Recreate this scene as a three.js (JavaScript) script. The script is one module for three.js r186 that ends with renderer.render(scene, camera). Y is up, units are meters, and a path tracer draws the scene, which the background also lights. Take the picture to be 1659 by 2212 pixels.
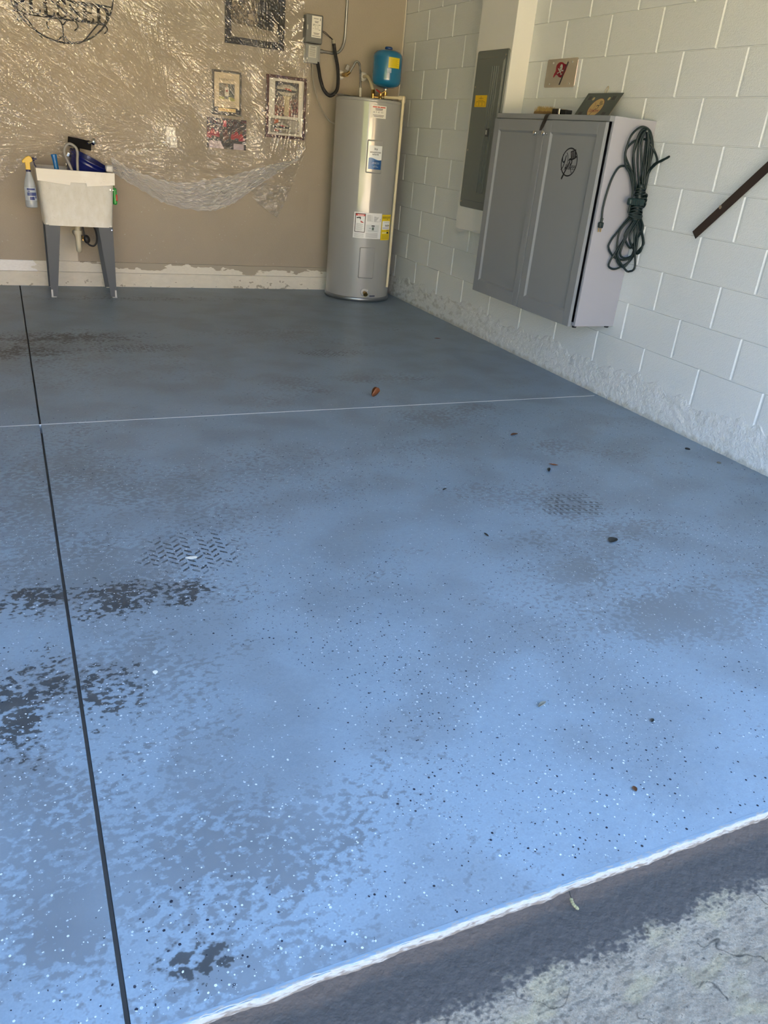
import * as THREE from 'three';
import { RoundedBoxGeometry } from 'three/addons/geometries/RoundedBoxGeometry.js';
import { TextGeometry } from 'three/addons/geometries/TextGeometry.js';
import { FontLoader } from 'three/addons/loaders/FontLoader.js';
import { mergeGeometries as mergeAll, toCreasedNormals } from 'three/addons/utils/BufferGeometryUtils.js';
import { createNoise2D, createNoise3D } from 'simplex-noise';

// ---------------------------------------------------------------- camera, sky, sun, exposure
// World: back right corner of the garage floor is the origin, x to the right, y up, z out through the garage door.
const scene = new THREE.Scene();
const renderer = new THREE.WebGLRenderer({ antialias: true });
renderer.toneMapping = THREE.LinearToneMapping;
renderer.toneMappingExposure = 2.3;
renderer.shadowMap.enabled = true;
const camera = new THREE.PerspectiveCamera(2 * Math.atan(1106 / 1678.7) * 180 / Math.PI, 1659 / 2212, 0.05, 300);
{
  const pitch = 0.44325, roll = 0.09895, yaw = 0.4631;
  const fw = new THREE.Vector3(Math.sin(yaw) * Math.cos(pitch), -Math.sin(pitch), -Math.cos(yaw) * Math.cos(pitch));
  const right = new THREE.Vector3(Math.cos(yaw), 0, Math.sin(yaw)), up = new THREE.Vector3().crossVectors(right, fw);
  const r2 = right.clone().multiplyScalar(Math.cos(roll)).addScaledVector(up, Math.sin(roll));
  const u2 = up.clone().multiplyScalar(Math.cos(roll)).addScaledVector(right, -Math.sin(roll));
  camera.quaternion.setFromRotationMatrix(new THREE.Matrix4().makeBasis(r2, u2, fw.clone().negate()));
  camera.position.set(-3.1088, 1.2423, 6.7199);
}
{
  // clear sky: pale at the horizon, blue overhead
  const w = 64, h = 128, data = new Float32Array(w * h * 4);
  for (let j = 0; j < h; j++) {
    const el = Math.max(0, ((j + 0.5) / h - 0.5) * Math.PI), t = Math.pow(Math.sin(el), 0.55);
    const c = [1.7 * (1 - t) + 0.75 * t, 2.1 * (1 - t) + 1.35 * t, 2.6 * (1 - t) + 2.5 * t];
    for (let i = 0; i < w; i++) { const o = (j * w + i) * 4; data[o] = c[0]; data[o + 1] = c[1]; data[o + 2] = c[2]; data[o + 3] = 1; }
  }
  const sky = new THREE.DataTexture(data, w, h, THREE.RGBAFormat, THREE.FloatType);
  sky.mapping = THREE.EquirectangularReflectionMapping; sky.magFilter = THREE.LinearFilter; sky.needsUpdate = true;
  scene.background = sky; scene.environment = sky;
}
const sun = new THREE.DirectionalLight(new THREE.Color().setRGB(1, 0.82, 0.56), 60);
sun.position.set(6, 18, -7); sun.target.position.set(0, 0, 6);
sun.castShadow = true; sun.shadow.mapSize.set(2048, 2048);
Object.assign(sun.shadow.camera, { left: -25, right: 25, top: 25, bottom: -25, near: 1, far: 80 });
scene.add(sun, sun.target);

// ---------------------------------------------------------------- helpers
let seed = 7;
const rnd = () => { seed = (seed + 0x6d2b79f5) | 0; let t = Math.imul(seed ^ (seed >>> 15), 1 | seed); t = (t + Math.imul(t ^ (t >>> 7), 61 | t)) ^ t; return ((t ^ (t >>> 14)) >>> 0) / 4294967296; };
const rr = (a, b) => a + (b - a) * rnd();
const n2 = createNoise2D(rnd), n2b = createNoise2D(rnd), n3 = createNoise3D(rnd);
const clamp = (v, a = 0, b = 1) => Math.min(b, Math.max(a, v));
const smooth = (a, b, v) => { const t = clamp((v - a) / (b - a)); return t * t * (3 - 2 * t); };
const lerp = (a, b, t) => a + (b - a) * t;
const fbm = (n, x, y, oct = 4) => { let s = 0, a = 0.5, f = 1; for (let i = 0; i < oct; i++) { s += a * n(x * f, y * f); a *= 0.5; f *= 2.03; } return s; };
const mergeGeometries = (list) => mergeAll(list.every((g) => g.index) ? list : list.map((g) => (g.index ? g.toNonIndexed() : g)));
const V = (x, y, z) => new THREE.Vector3(x, y, z);

const names = new Map();
const numbered = (n) => { const k = names.get(n) ?? 0; names.set(n, k + 1); return k ? n + '_' + String(k).padStart(3, '0') : n; };
function thing(name, label, category, at = [0, 0, 0], group) {
  const o = new THREE.Group(); o.name = numbered(name); o.position.set(...at); o.userData = { label, category };
  if (group) o.userData.group = group;
  scene.add(o); return o;
}
function structure(name, label, category) { const o = new THREE.Group(); o.name = name; o.userData = { kind: 'structure', label, category }; scene.add(o); return o; }
function part(name, geo, mat, parent, label) {
  const m = new THREE.Mesh(geo, mat); m.name = name; m.castShadow = m.receiveShadow = true;
  if (label) m.userData.label = label;
  parent.add(m); return m;
}
function tag(m, label, category, group) { m.name = numbered(m.name); m.userData.label = label; m.userData.category = category; if (group) m.userData.group = group; return m; }
const rgb = (r, g, b) => new THREE.Color().setRGB(r, g, b);
const std = (color, roughness = 0.6, extra = {}) => { const m = new THREE.MeshStandardMaterial({ roughness, ...extra }); m.color.set(color); return m; };
const phys = (color, roughness, extra = {}) => { const m = new THREE.MeshPhysicalMaterial({ roughness, ...extra }); m.color.set(color); return m; };

const box = (w, h, d, x = 0, y = 0, z = 0) => new THREE.BoxGeometry(w, h, d).translate(x, y, z);
const rbox = (w, h, d, r, x = 0, y = 0, z = 0, seg = 2) => new RoundedBoxGeometry(w, h, d, seg, Math.min(r, w / 2.01, h / 2.01, d / 2.01)).translate(x, y, z);
const span = (x0, x1, y0, y1, z0, z1, r = 0) => r ? rbox(x1 - x0, y1 - y0, z1 - z0, r, (x0 + x1) / 2, (y0 + y1) / 2, (z0 + z1) / 2) : box(x1 - x0, y1 - y0, z1 - z0, (x0 + x1) / 2, (y0 + y1) / 2, (z0 + z1) / 2);
const lathe = (pts, seg = 48) => new THREE.LatheGeometry(pts.map(([r, y]) => new THREE.Vector2(r, y)), seg);
function tube(pts, r, { seg = 80, rad = 10, closed = false, fn = null, tension = 0.5 } = {}) {
  const curve = new THREE.CatmullRomCurve3(pts.map((p) => V(...p)), closed, 'catmullrom', tension);
  const g = new THREE.TubeGeometry(curve, seg, r, rad, closed);
  if (fn) {
    const p = g.attributes.position, q = V();
    for (let i = 0; i <= seg; i++) {
      curve.getPointAt(i / seg, q);
      for (let j = 0; j <= rad; j++) { const k = i * (rad + 1) + j, f = fn(i / seg); p.setXYZ(k, q.x + (p.getX(k) - q.x) * f, q.y + (p.getY(k) - q.y) * f, q.z + (p.getZ(k) - q.z) * f); }
    }
    g.computeVertexNormals();
  }
  if (!closed) {
    const caps = [];
    for (const e of [0, 1]) { const s = new THREE.SphereGeometry(r * (fn ? fn(e) : 1), rad, 6); const q = curve.getPointAt(e); s.translate(q.x, q.y, q.z); caps.push(s); }
    return mergeGeometries([g, ...caps]);
  }
  return g;
}
const cyl = (r0, r1, h, seg = 24) => new THREE.CylinderGeometry(r0, r1, h, seg);
function rod(a, b, r, seg = 14, r1 = r) {
  const A = V(...a), B = V(...b), d = B.clone().sub(A), g = new THREE.CylinderGeometry(r1, r, d.length(), seg);
  g.applyQuaternion(new THREE.Quaternion().setFromUnitVectors(V(0, 1, 0), d.clone().normalize())); const c = A.add(B).multiplyScalar(0.5);
  return g.translate(c.x, c.y, c.z);
}
// grid surface: f(u, v) -> [x, y, z], uvf(u, v) -> [s, t]
function surface(nu, nv, f, uvf) {
  const pos = new Float32Array((nu + 1) * (nv + 1) * 3), uv = new Float32Array((nu + 1) * (nv + 1) * 2), idx = [];
  for (let j = 0, k = 0; j <= nv; j++) for (let i = 0; i <= nu; i++, k++) {
    const p = f(i / nu, j / nv); pos.set(p, k * 3); uv.set(uvf ? uvf(i / nu, j / nv, p) : [i / nu, j / nv], k * 2);
    if (i < nu && j < nv) { const a = k, b = k + 1, c = k + nu + 1, d = c + 1; idx.push(a, b, d, a, d, c); }
  }
  const g = new THREE.BufferGeometry();
  g.setAttribute('position', new THREE.BufferAttribute(pos, 3)); g.setAttribute('uv', new THREE.BufferAttribute(uv, 2)); g.setIndex(idx); g.computeVertexNormals();
  return g;
}
function canvasTex(w, h, draw, srgb = true) {
  const c = document.createElement('canvas'); c.width = w; c.height = h; draw(c.getContext('2d'), w, h);
  const t = new THREE.CanvasTexture(c); if (srgb) t.colorSpace = THREE.SRGBColorSpace; t.magFilter = THREE.LinearFilter; return t;
}
function dataTex(w, h, f, srgb = true) {   // f(i, j) -> [r, g, b] 0..1 (sRGB values when srgb)
  const d = new Uint8Array(w * h * 4);
  for (let j = 0, o = 0; j < h; j++) for (let i = 0; i < w; i++, o += 4) { const c = f(i, j); d[o] = clamp(c[0]) * 255; d[o + 1] = clamp(c[1]) * 255; d[o + 2] = clamp(c[2]) * 255; d[o + 3] = 255; }
  const t = new THREE.DataTexture(d, w, h); t.magFilter = THREE.LinearFilter; t.wrapS = t.wrapT = THREE.ClampToEdgeWrapping; if (srgb) t.colorSpace = THREE.SRGBColorSpace; t.needsUpdate = true; return t;
}
// tileable value noise
function tileNoise(size, cells, oct, gamma = 1) {
  const L = []; for (let o = 0; o < oct; o++) { const n = cells << o; L.push({ n, v: Float32Array.from({ length: n * n }, () => rnd()) }); }
  const t = dataTex(size, size, (i, j) => {
    let s = 0, a = 0.5, sum = 0;
    for (const { n, v } of L) {
      const x = i / size * n, y = j / size * n, x0 = x | 0, y0 = y | 0, fx = x - x0, fy = y - y0, u = fx * fx * (3 - 2 * fx), w = fy * fy * (3 - 2 * fy), g = (a_, b_) => v[(b_ % n) * n + (a_ % n)];
      s += a * lerp(lerp(g(x0, y0), g(x0 + 1, y0), u), lerp(g(x0, y0 + 1), g(x0 + 1, y0 + 1), u), w); sum += a; a *= 0.6;
    }
    const q = Math.pow(s / sum, gamma); return [q, q, q];
  }, false);
  t.wrapS = t.wrapT = THREE.RepeatWrapping; return t;
}
const rep = (t, u, v = u) => { const c = t.clone(); c.repeat.set(u, v); c.needsUpdate = true; return c; };
const fineNoise = tileNoise(512, 32, 4), peelNoise = tileNoise(512, 64, 2), softNoise = tileNoise(256, 6, 4);
function planarUV(g, ax, ay, s = 1) { const p = g.attributes.position, uv = new Float32Array(p.count * 2), get = [(i) => p.getX(i), (i) => p.getY(i), (i) => p.getZ(i)]; for (let i = 0; i < p.count; i++) { uv[2 * i] = get[ax](i) * s; uv[2 * i + 1] = get[ay](i) * s; } g.setAttribute('uv', new THREE.BufferAttribute(uv, 2)); return g; }
const rrShape = (w, h, r, x = 0, y = 0) => { const s = new THREE.Shape(), a = x - w / 2, b = y - h / 2; s.moveTo(a + r, b); s.lineTo(a + w - r, b); s.absarc(a + w - r, b + r, r, -Math.PI / 2, 0); s.lineTo(a + w, b + h - r); s.absarc(a + w - r, b + h - r, r, 0, Math.PI / 2); s.lineTo(a + r, b + h); s.absarc(a + r, b + h - r, r, Math.PI / 2, Math.PI); s.lineTo(a, b + r); s.absarc(a + r, b + r, r, Math.PI, 1.5 * Math.PI); return s; };
const poly = (pts) => { const s = new THREE.Shape(); pts.forEach(([x, y], i) => i ? s.lineTo(x, y) : s.moveTo(x, y)); s.closePath(); return s; };
const extrude = (shape, depth, bevel = 0, curve = 8) => new THREE.ExtrudeGeometry(shape, { depth, bevelEnabled: bevel > 0, bevelSize: bevel, bevelThickness: bevel, bevelSegments: 2, curveSegments: curve });

// ---------------------------------------------------------------- materials
const M = {
  chrome: std(rgb(0.78, 0.78, 0.76), 0.12, { metalness: 1 }),
  steel: std(rgb(0.52, 0.52, 0.5), 0.32, { metalness: 1 }),
  galv: std(rgb(0.45, 0.46, 0.46), 0.38, { metalness: 1 }),
  brass: std(rgb(0.55, 0.36, 0.13), 0.3, { metalness: 1 }),
  blackPlastic: std(rgb(0.008, 0.008, 0.009), 0.6),
  blackRubber: std(rgb(0.016, 0.016, 0.018), 0.55),
  whitePlastic: std(rgb(0.72, 0.71, 0.67), 0.4),
  cream: std(rgb(0.7, 0.62, 0.43), 0.45),
  blockPaint: std(rgb(0.71, 0.725, 0.715), 0.62, { bumpMap: rep(peelNoise, 4), bumpScale: 0.0012 }),
  cabinetGrey: std(rgb(0.235, 0.245, 0.255), 0.45),
  cabinetSideLit: std(rgb(0.36, 0.355, 0.385), 0.5),  // lavender, lightened past the door grey to stand in for daylight
  panelGrey: std(rgb(0.13, 0.145, 0.135), 0.38),
};

// ---------------------------------------------------------------- the garage shell
const PX = -3.0655, PZ = 3.2146, EDGE = 5.968, CEIL = 2.75, LEFT = -6.1;
// blobs of wear and grime on the floor: x, z, radius along x, radius along z, strength, kind (0 worn grey, 1 dark grime)
const blobs = [
  [-1.76, 2.73, 0.13, 0.12, 0.9, 0], [-1.37, 2.71, 0.12, 0.08, 0.7, 0], [-1.26, 3.44, 0.2, 0.16, 0.9, 0], [-1.46, 3.76, 0.2, 0.07, 0.8, 0], [-0.73, 3.9, 0.2, 0.12, 0.75, 0], [-0.53, 4.06, 0.12, 0.06, 0.8, 0],
  [-1.46, 4.29, 0.2, 0.13, 0.75, 0], [-1.27, 4.9, 0.25, 0.17, 0.7, 0], [-1.21, 5.32, 0.3, 0.12, 0.62, 0], [-1.45, 5.25, 0.25, 0.12, 0.6, 0], [-1.49, 4.97, 0.12, 0.07, 0.7, 0], [-1.16, 4.5, 0.26, 0.14, 0.5, 0],
  [-2.92, 4.72, 0.16, 0.1, 0.9, 1], [-2.74, 4.74, 0.11, 0.07, 0.8, 1], [-2.95, 5.01, 0.12, 0.1, 0.7, 0], [-3.0, 5.14, 0.1, 0.12, 0.75, 1], [-2.84, 5.3, 0.17, 0.33, 0.62, 0], [-2.9, 5.64, 0.17, 0.13, 0.72, 0],
  [-2.95, 5.87, 0.07, 0.045, 0.8, 1], [-2.86, 5.93, 0.16, 0.05, 0.85, 0], [-2.72, 5.72, 0.18, 0.08, 0.55, 0], [-1.99, 4.17, 0.18, 0.1, 0.5, 0], [-2.19, 4.8, 0.1, 0.05, 0.6, 0], [-2.31, 3.87, 0.5, 0.2, 0.3, 0],
  [-2.7, 4.09, 0.28, 0.28, 0.72, 0], [-2.9, 4.5, 0.2, 0.16, 0.7, 0], [-1.99, 4.68, 0.12, 0.06, 0.5, 0], [-1.49, 4.7, 0.14, 0.06, 0.6, 0], [-2.88, 1.69, 0.5, 0.16, 0.85, 1], [-2.6, 1.95, 0.4, 0.12, 0.5, 1], [-3.1, 1.99, 0.3, 0.18, 0.8, 1],
  [-2.7, 2.4, 0.35, 0.35, 0.55, 0], [-1.27, 1.89, 0.4, 0.14, 0.6, 0], [-1.5, 1.6, 0.4, 0.1, 0.5, 0], [-2.2, 0.5, 1.0, 0.1, 0.5, 1], [-1.05, 2.75, 0.18, 0.08, 0.55, 0], [-0.9, 3.3, 0.14, 0.07, 0.6, 0],
  [-3.2, 5.15, 0.07, 0.16, 0.95, 1], [-3.2, 5.51, 0.12, 0.25, 0.8, 0], [-3.13, 5.75, 0.06, 0.06, 0.8, 0], [-3.15, 4.66, 0.14, 0.1, 0.8, 1], [-3.13, 4.3, 0.14, 0.3, 0.7, 0], [-3.15, 3.7, 0.14, 0.35, 0.6, 0], [-3.12, 5.05, 0.05, 0.12, 0.75, 1],
  [-2.95, 3.6, 0.12, 0.25, 0.6, 0], [-0.9, 5.15, 0.2, 0.1, 0.6, 0], [-1.0, 4.75, 0.16, 0.07, 0.6, 0], [-1.9, 3.05, 0.3, 0.1, 0.4, 0], [-1.62, 2.92, 0.1, 0.05, 0.7, 0],
];
const ellipses = [[-2.67, 4.5, 0.19, 0.15, 0], [-1.16, 4.5, 0.17, 0.12, 1], [-1.32, 2.15, 0.25, 0.1, 0], [-2.45, 1.95, 0.3, 0.12, 0]];   // tyre tread prints
const paint = [0.545, 0.625, 0.69], worn = [0.43, 0.465, 0.495], grime = [0.22, 0.235, 0.245];
// smooth fields on a 2 cm lattice
const LAT = { x0: -3.85, z0: -0.05, d: 0.02, nx: 200, nz: 310 };
const lattice = (f) => { const a = new Float32Array(LAT.nx * LAT.nz); for (let j = 0; j < LAT.nz; j++) for (let i = 0; i < LAT.nx; i++) a[j * LAT.nx + i] = f(LAT.x0 + i * LAT.d, LAT.z0 + j * LAT.d); return a; };
const at = (a, x, z) => { const u = (x - LAT.x0) / LAT.d, v = (z - LAT.z0) / LAT.d, i = u | 0, j = v | 0, fu = u - i, fv = v - j, k = j * LAT.nx + i; return lerp(lerp(a[k], a[k + 1], fu), lerp(a[k + LAT.nx], a[k + LAT.nx + 1], fu), fv); };
const latBroad = lattice((x, z) => fbm(n2b, x * 1.1 + 9, z * 1.3, 3)), latFilm = lattice((x, z) => 0.5 + 0.5 * fbm(n2, x * 2.1 + 40, z * 2.4, 3)), latTone = lattice((x, z) => n2b(x * 3, z * 3));
const latWear = lattice((x, z) => { let w = 0; for (const [bx, bz, ra, rb, s, k] of blobs) { const d = ((x - bx) / ra) ** 2 + ((z - bz) / rb) ** 2; if (d < 6) w += s * Math.exp(-d * 0.8) * (k ? 0.6 : 0.85); } return w; });
const latDirt = lattice((x, z) => { let w = 0; for (const [bx, bz, ra, rb, s, k] of blobs) if (k) { const d = ((x - bx) / ra) ** 2 + ((z - bz) / rb) ** 2; w = Math.max(w, s * Math.exp(-d * 0.8) * 1.15); } return w; });
function floorColour(x, z) {
  const w1 = fbm(n2, x * 7 + 3, z * 9, 2), w2 = fbm(n2b, x * 30, z * 42, 3), w3 = n2(x * 120 + 7, z * 150), w4 = at(latBroad, x, z);
  const wear = -0.66 + w4 * 0.5 + at(latWear, x, z), dirt = -0.75 + at(latDirt, x, z);
  const wm = smooth(-0.03, 0.05, wear + w1 * 0.42 + w2 * 0.85 + w3 * 0.1), dm = smooth(-0.03, 0.1, dirt + w1 * 0.4 + w2 * 0.8 + w3 * 0.1);
  const wl = smooth(-0.04, 0.08, wear + 0.2 + w1 * 0.3 + w2 * 0.95 - w3 * 0.16), w5 = n2b(x * 260, z * 300);
  const film = at(latFilm, x, z);
  const mott = 1 + 0.05 * w4 + 0.035 * w2 + 0.02 * w3;
  let c = paint.map((p, i) => lerp(p, worn[i], 0.16 + 0.3 * smooth(0.35, 0.75, film)) * (mott + 0.02 * w5));
  const wt = 0.75 + 0.25 * at(latTone, x, z);
  c = c.map((v, i) => lerp(v, worn[i] * (1 + 0.05 * w1), Math.max(wl * 0.4, wm * wt)));
  c = c.map((v, i) => lerp(v, grime[i] * (1 + 0.2 * w3), dm * (0.72 + 0.25 * w1 + 0.15 * w3)));
  for (const [ex, ez, ra, rb, kind] of ellipses) {
    const dx = (x - ex) / ra, dz = (z - ez) / rb, d = dx * dx + dz * dz;
    if (d < 1.1) {
      let on = 0;
      if (kind) { const u = x / 0.024, v = (z - 0.25 * x) / 0.036, a = ((u % 1) + 1) % 1, b = ((v % 1) + 1) % 1; on = ((Math.hypot(a - 0.5, b - 0.35) < 0.25 + 0.1 * w2 || b > 0.84 + 0.1 * w2) && n2(Math.floor(u) * 4.1, Math.floor(v) * 2.9) > -0.5) ? 1 : 0; }
      else { const u = x / 0.027, r = Math.floor(u), a = u - r, s = r & 1 ? 1 : -1, v = (z + s * (a - 0.5) * 0.022) / 0.032 + (r & 1 ? 0.5 : 0), b = v - Math.floor(v); on = Math.abs(b - 0.5) < 0.17 + 0.06 * w2 && a > 0.1 && a < 0.9 && n2(r * 5.3, Math.floor(v) * 3.7) > -0.45 ? 1 : 0; }
      on *= smooth(1.05, 0.3, d + w1 * 0.8 + w2 * 0.6) * (0.6 + 0.4 * smooth(-0.5, 0.3, w3 + w2));
      c = c.map((v, i) => lerp(v, grime[i], on * 0.95));
    }
  }
  // scratches and dried trickles
  return c;
}
const floorBump = rep(fineNoise, 3);
function slab(name, x0, x1, z0, z1, tw, th, parent) {
  const t = dataTex(tw, th, (i, j) => floorColour(lerp(x0, x1, (i + 0.5) / tw), lerp(z0, z1, (j + 0.5) / th)));
  const m = std('#ffffff', 0.42, { map: t, bumpMap: floorBump, bumpScale: 0.0006 });
  const g = span(x0, x1, -0.12, 0, z0, z1); const p = g.attributes.position, uv = g.attributes.uv;
  for (let i = 0; i < p.count; i++) uv.setXY(i, (p.getX(i) - x0) / (x1 - x0), (p.getZ(i) - z0) / (z1 - z0));
  return part(name, g, m, parent);
}
const floor = structure('floor', 'painted concrete garage floor with saw cut joints', 'floor');
{
  const gx = 0.0042, gz = 0.0028;
  slab('slab', PX + gx, 0, 0, PZ - gz, 1024, 1024, floor);
  slab('slab', PX + gx, 0, PZ + gz, EDGE, 2048, 1850, floor);
  slab('slab', -3.8, PX - gx, 0, PZ - gz, 256, 1024, floor);
  slab('slab', -3.8, PX - gx, PZ + gz, EDGE, 512, 1850, floor);
  part('slab', span(LEFT, -3.8, -0.12, 0, 0, EDGE), std('#7f8d9c', 0.45), floor);
  part('joint_filler', span(-3.8, -0.05, -0.1, 0.0006, PZ - gz, PZ + gz), std(rgb(0.66, 0.7, 0.72), 0.7), floor, 'pale filler in the cross joint');
  part('joint_bottom', span(PX - gx, PX + gx, -0.1, -0.04, 0, EDGE), std(rgb(0.42, 0.4, 0.37), 0.9), floor, 'bare concrete at the bottom of the long joint');
  part('footing', span(LEFT - 0.15, 0.2, -0.3, 0, -0.2, -0.0005), std('#777777', 0.9), floor); part('footing', span(0.0005, 0.2, -0.3, 0, -0.0005, EDGE + 0.2), std('#777777', 0.9), floor);
  part('slab_bed', span(LEFT, 0, -0.3, -0.12, 0, EDGE), std('#777777', 0.9), floor);
  // chalky broken edge of the slab where the door comes down
  const lip = surface(1400, 14, (u, v) => {
    const x = lerp(LEFT, 0, u), w = fbm(n2, x * 5, 3, 5), e = n2b(x * 90, v * 5), e2 = n2(x * 33, v * 3);
    const prof = v < 0.3 ? [lerp(-0.009, 0.0, v / 0.3), 0.0003 + 0.0006 * (v / 0.3)] : [lerp(0.0, 0.006, (v - 0.3) / 0.7), 0.0009 - 0.0155 * Math.pow((v - 0.3) / 0.7, 1.5)];
    return [x, prof[1] + (v > 0.05 && v < 0.95 ? 0.00025 * e + 0.0003 * e2 : 0), EDGE + prof[0] + 0.005 * w * (v > 0.25 ? 1 : 0.3) + (v > 0.25 ? 0.0012 * e2 : 0)];
  }, (u, v, p) => [p[0], p[1] + p[2]]);
  const lipT = dataTex(2048, 64, (i, j) => { const x = lerp(-3.6, 0, i / 2048), v = j / 64, q = fbm(n2b, x * 30, v * 4, 4), q2 = fbm(n2, x * 90, v * 6 + 3, 3), chalk = smooth(0.16, 0.36, v + q * 0.5 + q2 * 0.25) * smooth(0.98, 0.66, v + q * 0.4), bare = smooth(0.0, 0.5, q2 + q * 0.5); const blue = paint, white = [0.66, 0.64, 0.61].map((c) => c * (1 + 0.07 * q)), raw = [0.47, 0.42, 0.38]; return blue.map((c, n) => lerp(lerp(c * 0.97, raw[n], smooth(0.5, 0.75, v + q * 0.3)), lerp(white[n], [0.6, 0.6, 0.6][n], bare * 0.7), chalk)); }); lipT.wrapS = THREE.RepeatWrapping;
  const uv = lip.attributes.uv; for (let k = 0, j = 0; j <= 14; j++) for (let i = 0; i <= 1400; i++, k++) uv.setXY(k, (lerp(LEFT, 0, i / 1400) + 3.6) / 3.6, j / 14);
  part('slab_lip', lip, std('#ffffff', 0.85, { map: lipT }), floor, 'chalky white worn edge of the slab');
}
// the apron and driveway outside the door
{
  const drive = structure('driveway', 'weathered concrete driveway outside the garage door', 'driveway');
  const x0 = -3.8, x1 = -0.6, z0 = 5.96, z1 = 7.2, tw = 2048, th = 800;
  const t = dataTex(tw, th, (i, j) => {
    const x = lerp(x0, x1, i / tw), z = lerp(z0, z1, j / th), w1 = fbm(n2, x * 5, z * 9, 4), w2 = fbm(n2b, x * 45, z * 60, 4), w3 = n2(x * 300, z * 300), s = fbm(n2, x * 14, z * 60, 3);
    const e = z - 6.088 + 0.03 * w1 + 0.035 * w2 + 0.025 * s;
    const sealed = [0.29, 0.275, 0.265].map((c) => c * (1 + 0.1 * w2 + 0.05 * w3)), con = [0.56, 0.515, 0.45].map((c, n) => c * (1 + 0.1 * w2 + 0.07 * w3 + 0.1 * w1) - (n === 2 ? 0.03 : 0) * smooth(0, 0.4, w1));
    const moss = smooth(0.15, 0.4, fbm(n2b, x * 9 + 5, z * 16, 4) + 0.15), crack = smooth(0.028, 0.0, Math.abs(fbm(n2, x * 3.2, z * 5, 4))) * smooth(0.0, 0.2, n2b(x * 8, z * 8));
    const scrape = smooth(0.24, 0.03, e + 0.12 * w1) * smooth(-0.35, 0.4, s + 0.5 * w3 + 0.4 * w2), grit = n2b(x * 520, z * 560);
    let c = con.map((v, n) => lerp(v, [0.47, 0.42, 0.36][n], 0.4 * moss)); c = c.map((v, n) => lerp(v, [0.6, 0.565, 0.515][n], 0.5 * scrape) * (1 - 0.4 * crack) * (1 + 0.07 * grit));
    if (w2 + 0.15 * grit > 0.6) c = c.map((v) => v * 0.62);
    const scuff = smooth(0.12, 0.5, s + w2 * 0.6) * smooth(0.3, 0.05, e); c = c.map((v) => v * (1 - 0.25 * scuff));
    const k = smooth(-0.012, 0.02, e); c = c.map((v, n) => lerp(sealed[n], v, k));
    const rust = smooth(6.012, 5.985, z + 0.012 * w1 + 0.01 * w2); c = c.map((v, n) => lerp(v, [0.4, 0.34, 0.3][n], 0.75 * rust));
    return c;
  });
  const g = surface(320, 124, (u, v) => { const x = lerp(x0, x1, u), z = lerp(z0, z1, 1 - v); return [x, -0.0138 - 0.008 * smooth(6.05, 6.2, z) + 0.0022 * fbm(n2, x * 20, z * 20, 3) * smooth(6.05, 6.15, z), z]; }, (u, v) => [u, 1 - v]);
  part('apron', g, std('#ffffff', 0.88, { map: t, bumpMap: rep(fineNoise, 7, 3), bumpScale: 0.003 }), drive, 'concrete apron with a dark sealed band along the door line');
  const cm = std(rgb(0.4, 0.37, 0.32), 0.9, { bumpMap: rep(fineNoise, 8), bumpScale: 0.002 });
  part('apron_bed', span(-3.8, -0.6, -0.3, -0.04, EDGE + 0.001, 7.2), cm, drive);
  part('apron', span(LEFT, -3.8, -0.3, -0.028, EDGE + 0.001, 7.2), cm, drive); part('apron', span(-0.6, 0.2, -0.3, -0.028, EDGE + 0.001, 7.2), cm, drive);
  part('driveway_slab', span(LEFT, 0.2, -0.3, -0.03, 7.205, 13), cm, drive); part('driveway_slab', span(LEFT, 0.2, -0.3, -0.03, 13.01, 19), cm, drive);
  const lawn = structure('ground', 'lawn around the driveway', 'ground');
  const gm = std(rgb(0.2, 0.2, 0.09), 1);
  for (const [a, b, c, d] of [[-40, LEFT - 0.01, -30, 19], [0.21, 40, -30, 19]]) part('lawn', span(a, b, -0.4, -0.06, c, d), gm, lawn);
  part('street', span(-40, 40, -0.4, -0.08, 19.01, 26), std(rgb(0.3, 0.28, 0.25), 0.95), lawn); part('lawn', span(-40, 40, -0.4, -0.06, 26.01, 70), gm, lawn);
  // unseen home and greenery, added to block low sky and bounce warm sun
  const added_house = structure('added_house', 'unseen cream home across the street, added for warm bounce and glints', 'added_house'), cream = std(rgb(0.6, 0.52, 0.38), 0.8), pane = std(rgb(0.06, 0.07, 0.08), 0.15);
  part('facade', span(-13, 7, -0.06, 3.1, 31, 40), cream, added_house); const hr = extrude(poly([[30.2, 3.1], [40.8, 3.1], [35.5, 5.4]]), 21.6); hr.rotateY(-Math.PI / 2); hr.translate(7.8, 0, 0); part('roof', hr, std(rgb(0.2, 0.13, 0.09), 0.9), added_house);
  part('garage_door', span(-11.5, -6.7, -0.06, 2.2, 30.94, 31.02), std(rgb(0.7, 0.66, 0.56), 0.6), added_house); for (const x of [-4.5, 0.5, 4]) part('window_pane', span(x - 0.8, x + 0.8, 0.9, 2.1, 30.95, 31.02), pane, added_house); part('front_door', span(-2.4, -1.4, -0.06, 2.05, 30.95, 31.02), std(rgb(0.2, 0.07, 0.04), 0.5), added_house);
  for (const [a, b, hgt] of [[-34, -15, 5.5], [9, 34, 6]]) { const added_hedge = structure('added_hedge', 'tall unseen greenery across the street, added to block horizon sky', 'added_hedge'); added_hedge.name = a < 0 ? 'added_hedge' : 'added_hedge_001'; part('foliage', surface(90, 24, (u, v) => { const x = lerp(b, a, u), y = (hgt + 1.2 * n2(x * 0.3, 3)) * v - 0.06; return [x, y, 32 + 1.5 * v * v + 0.5 * fbm(n2b, x * 0.7, y * 0.8, 3)]; }), std(rgb(0.07, 0.1, 0.03), 0.95, { side: THREE.DoubleSide }), added_hedge); }  // unseen foliage rows put in to screen the bright horizon
}
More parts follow.
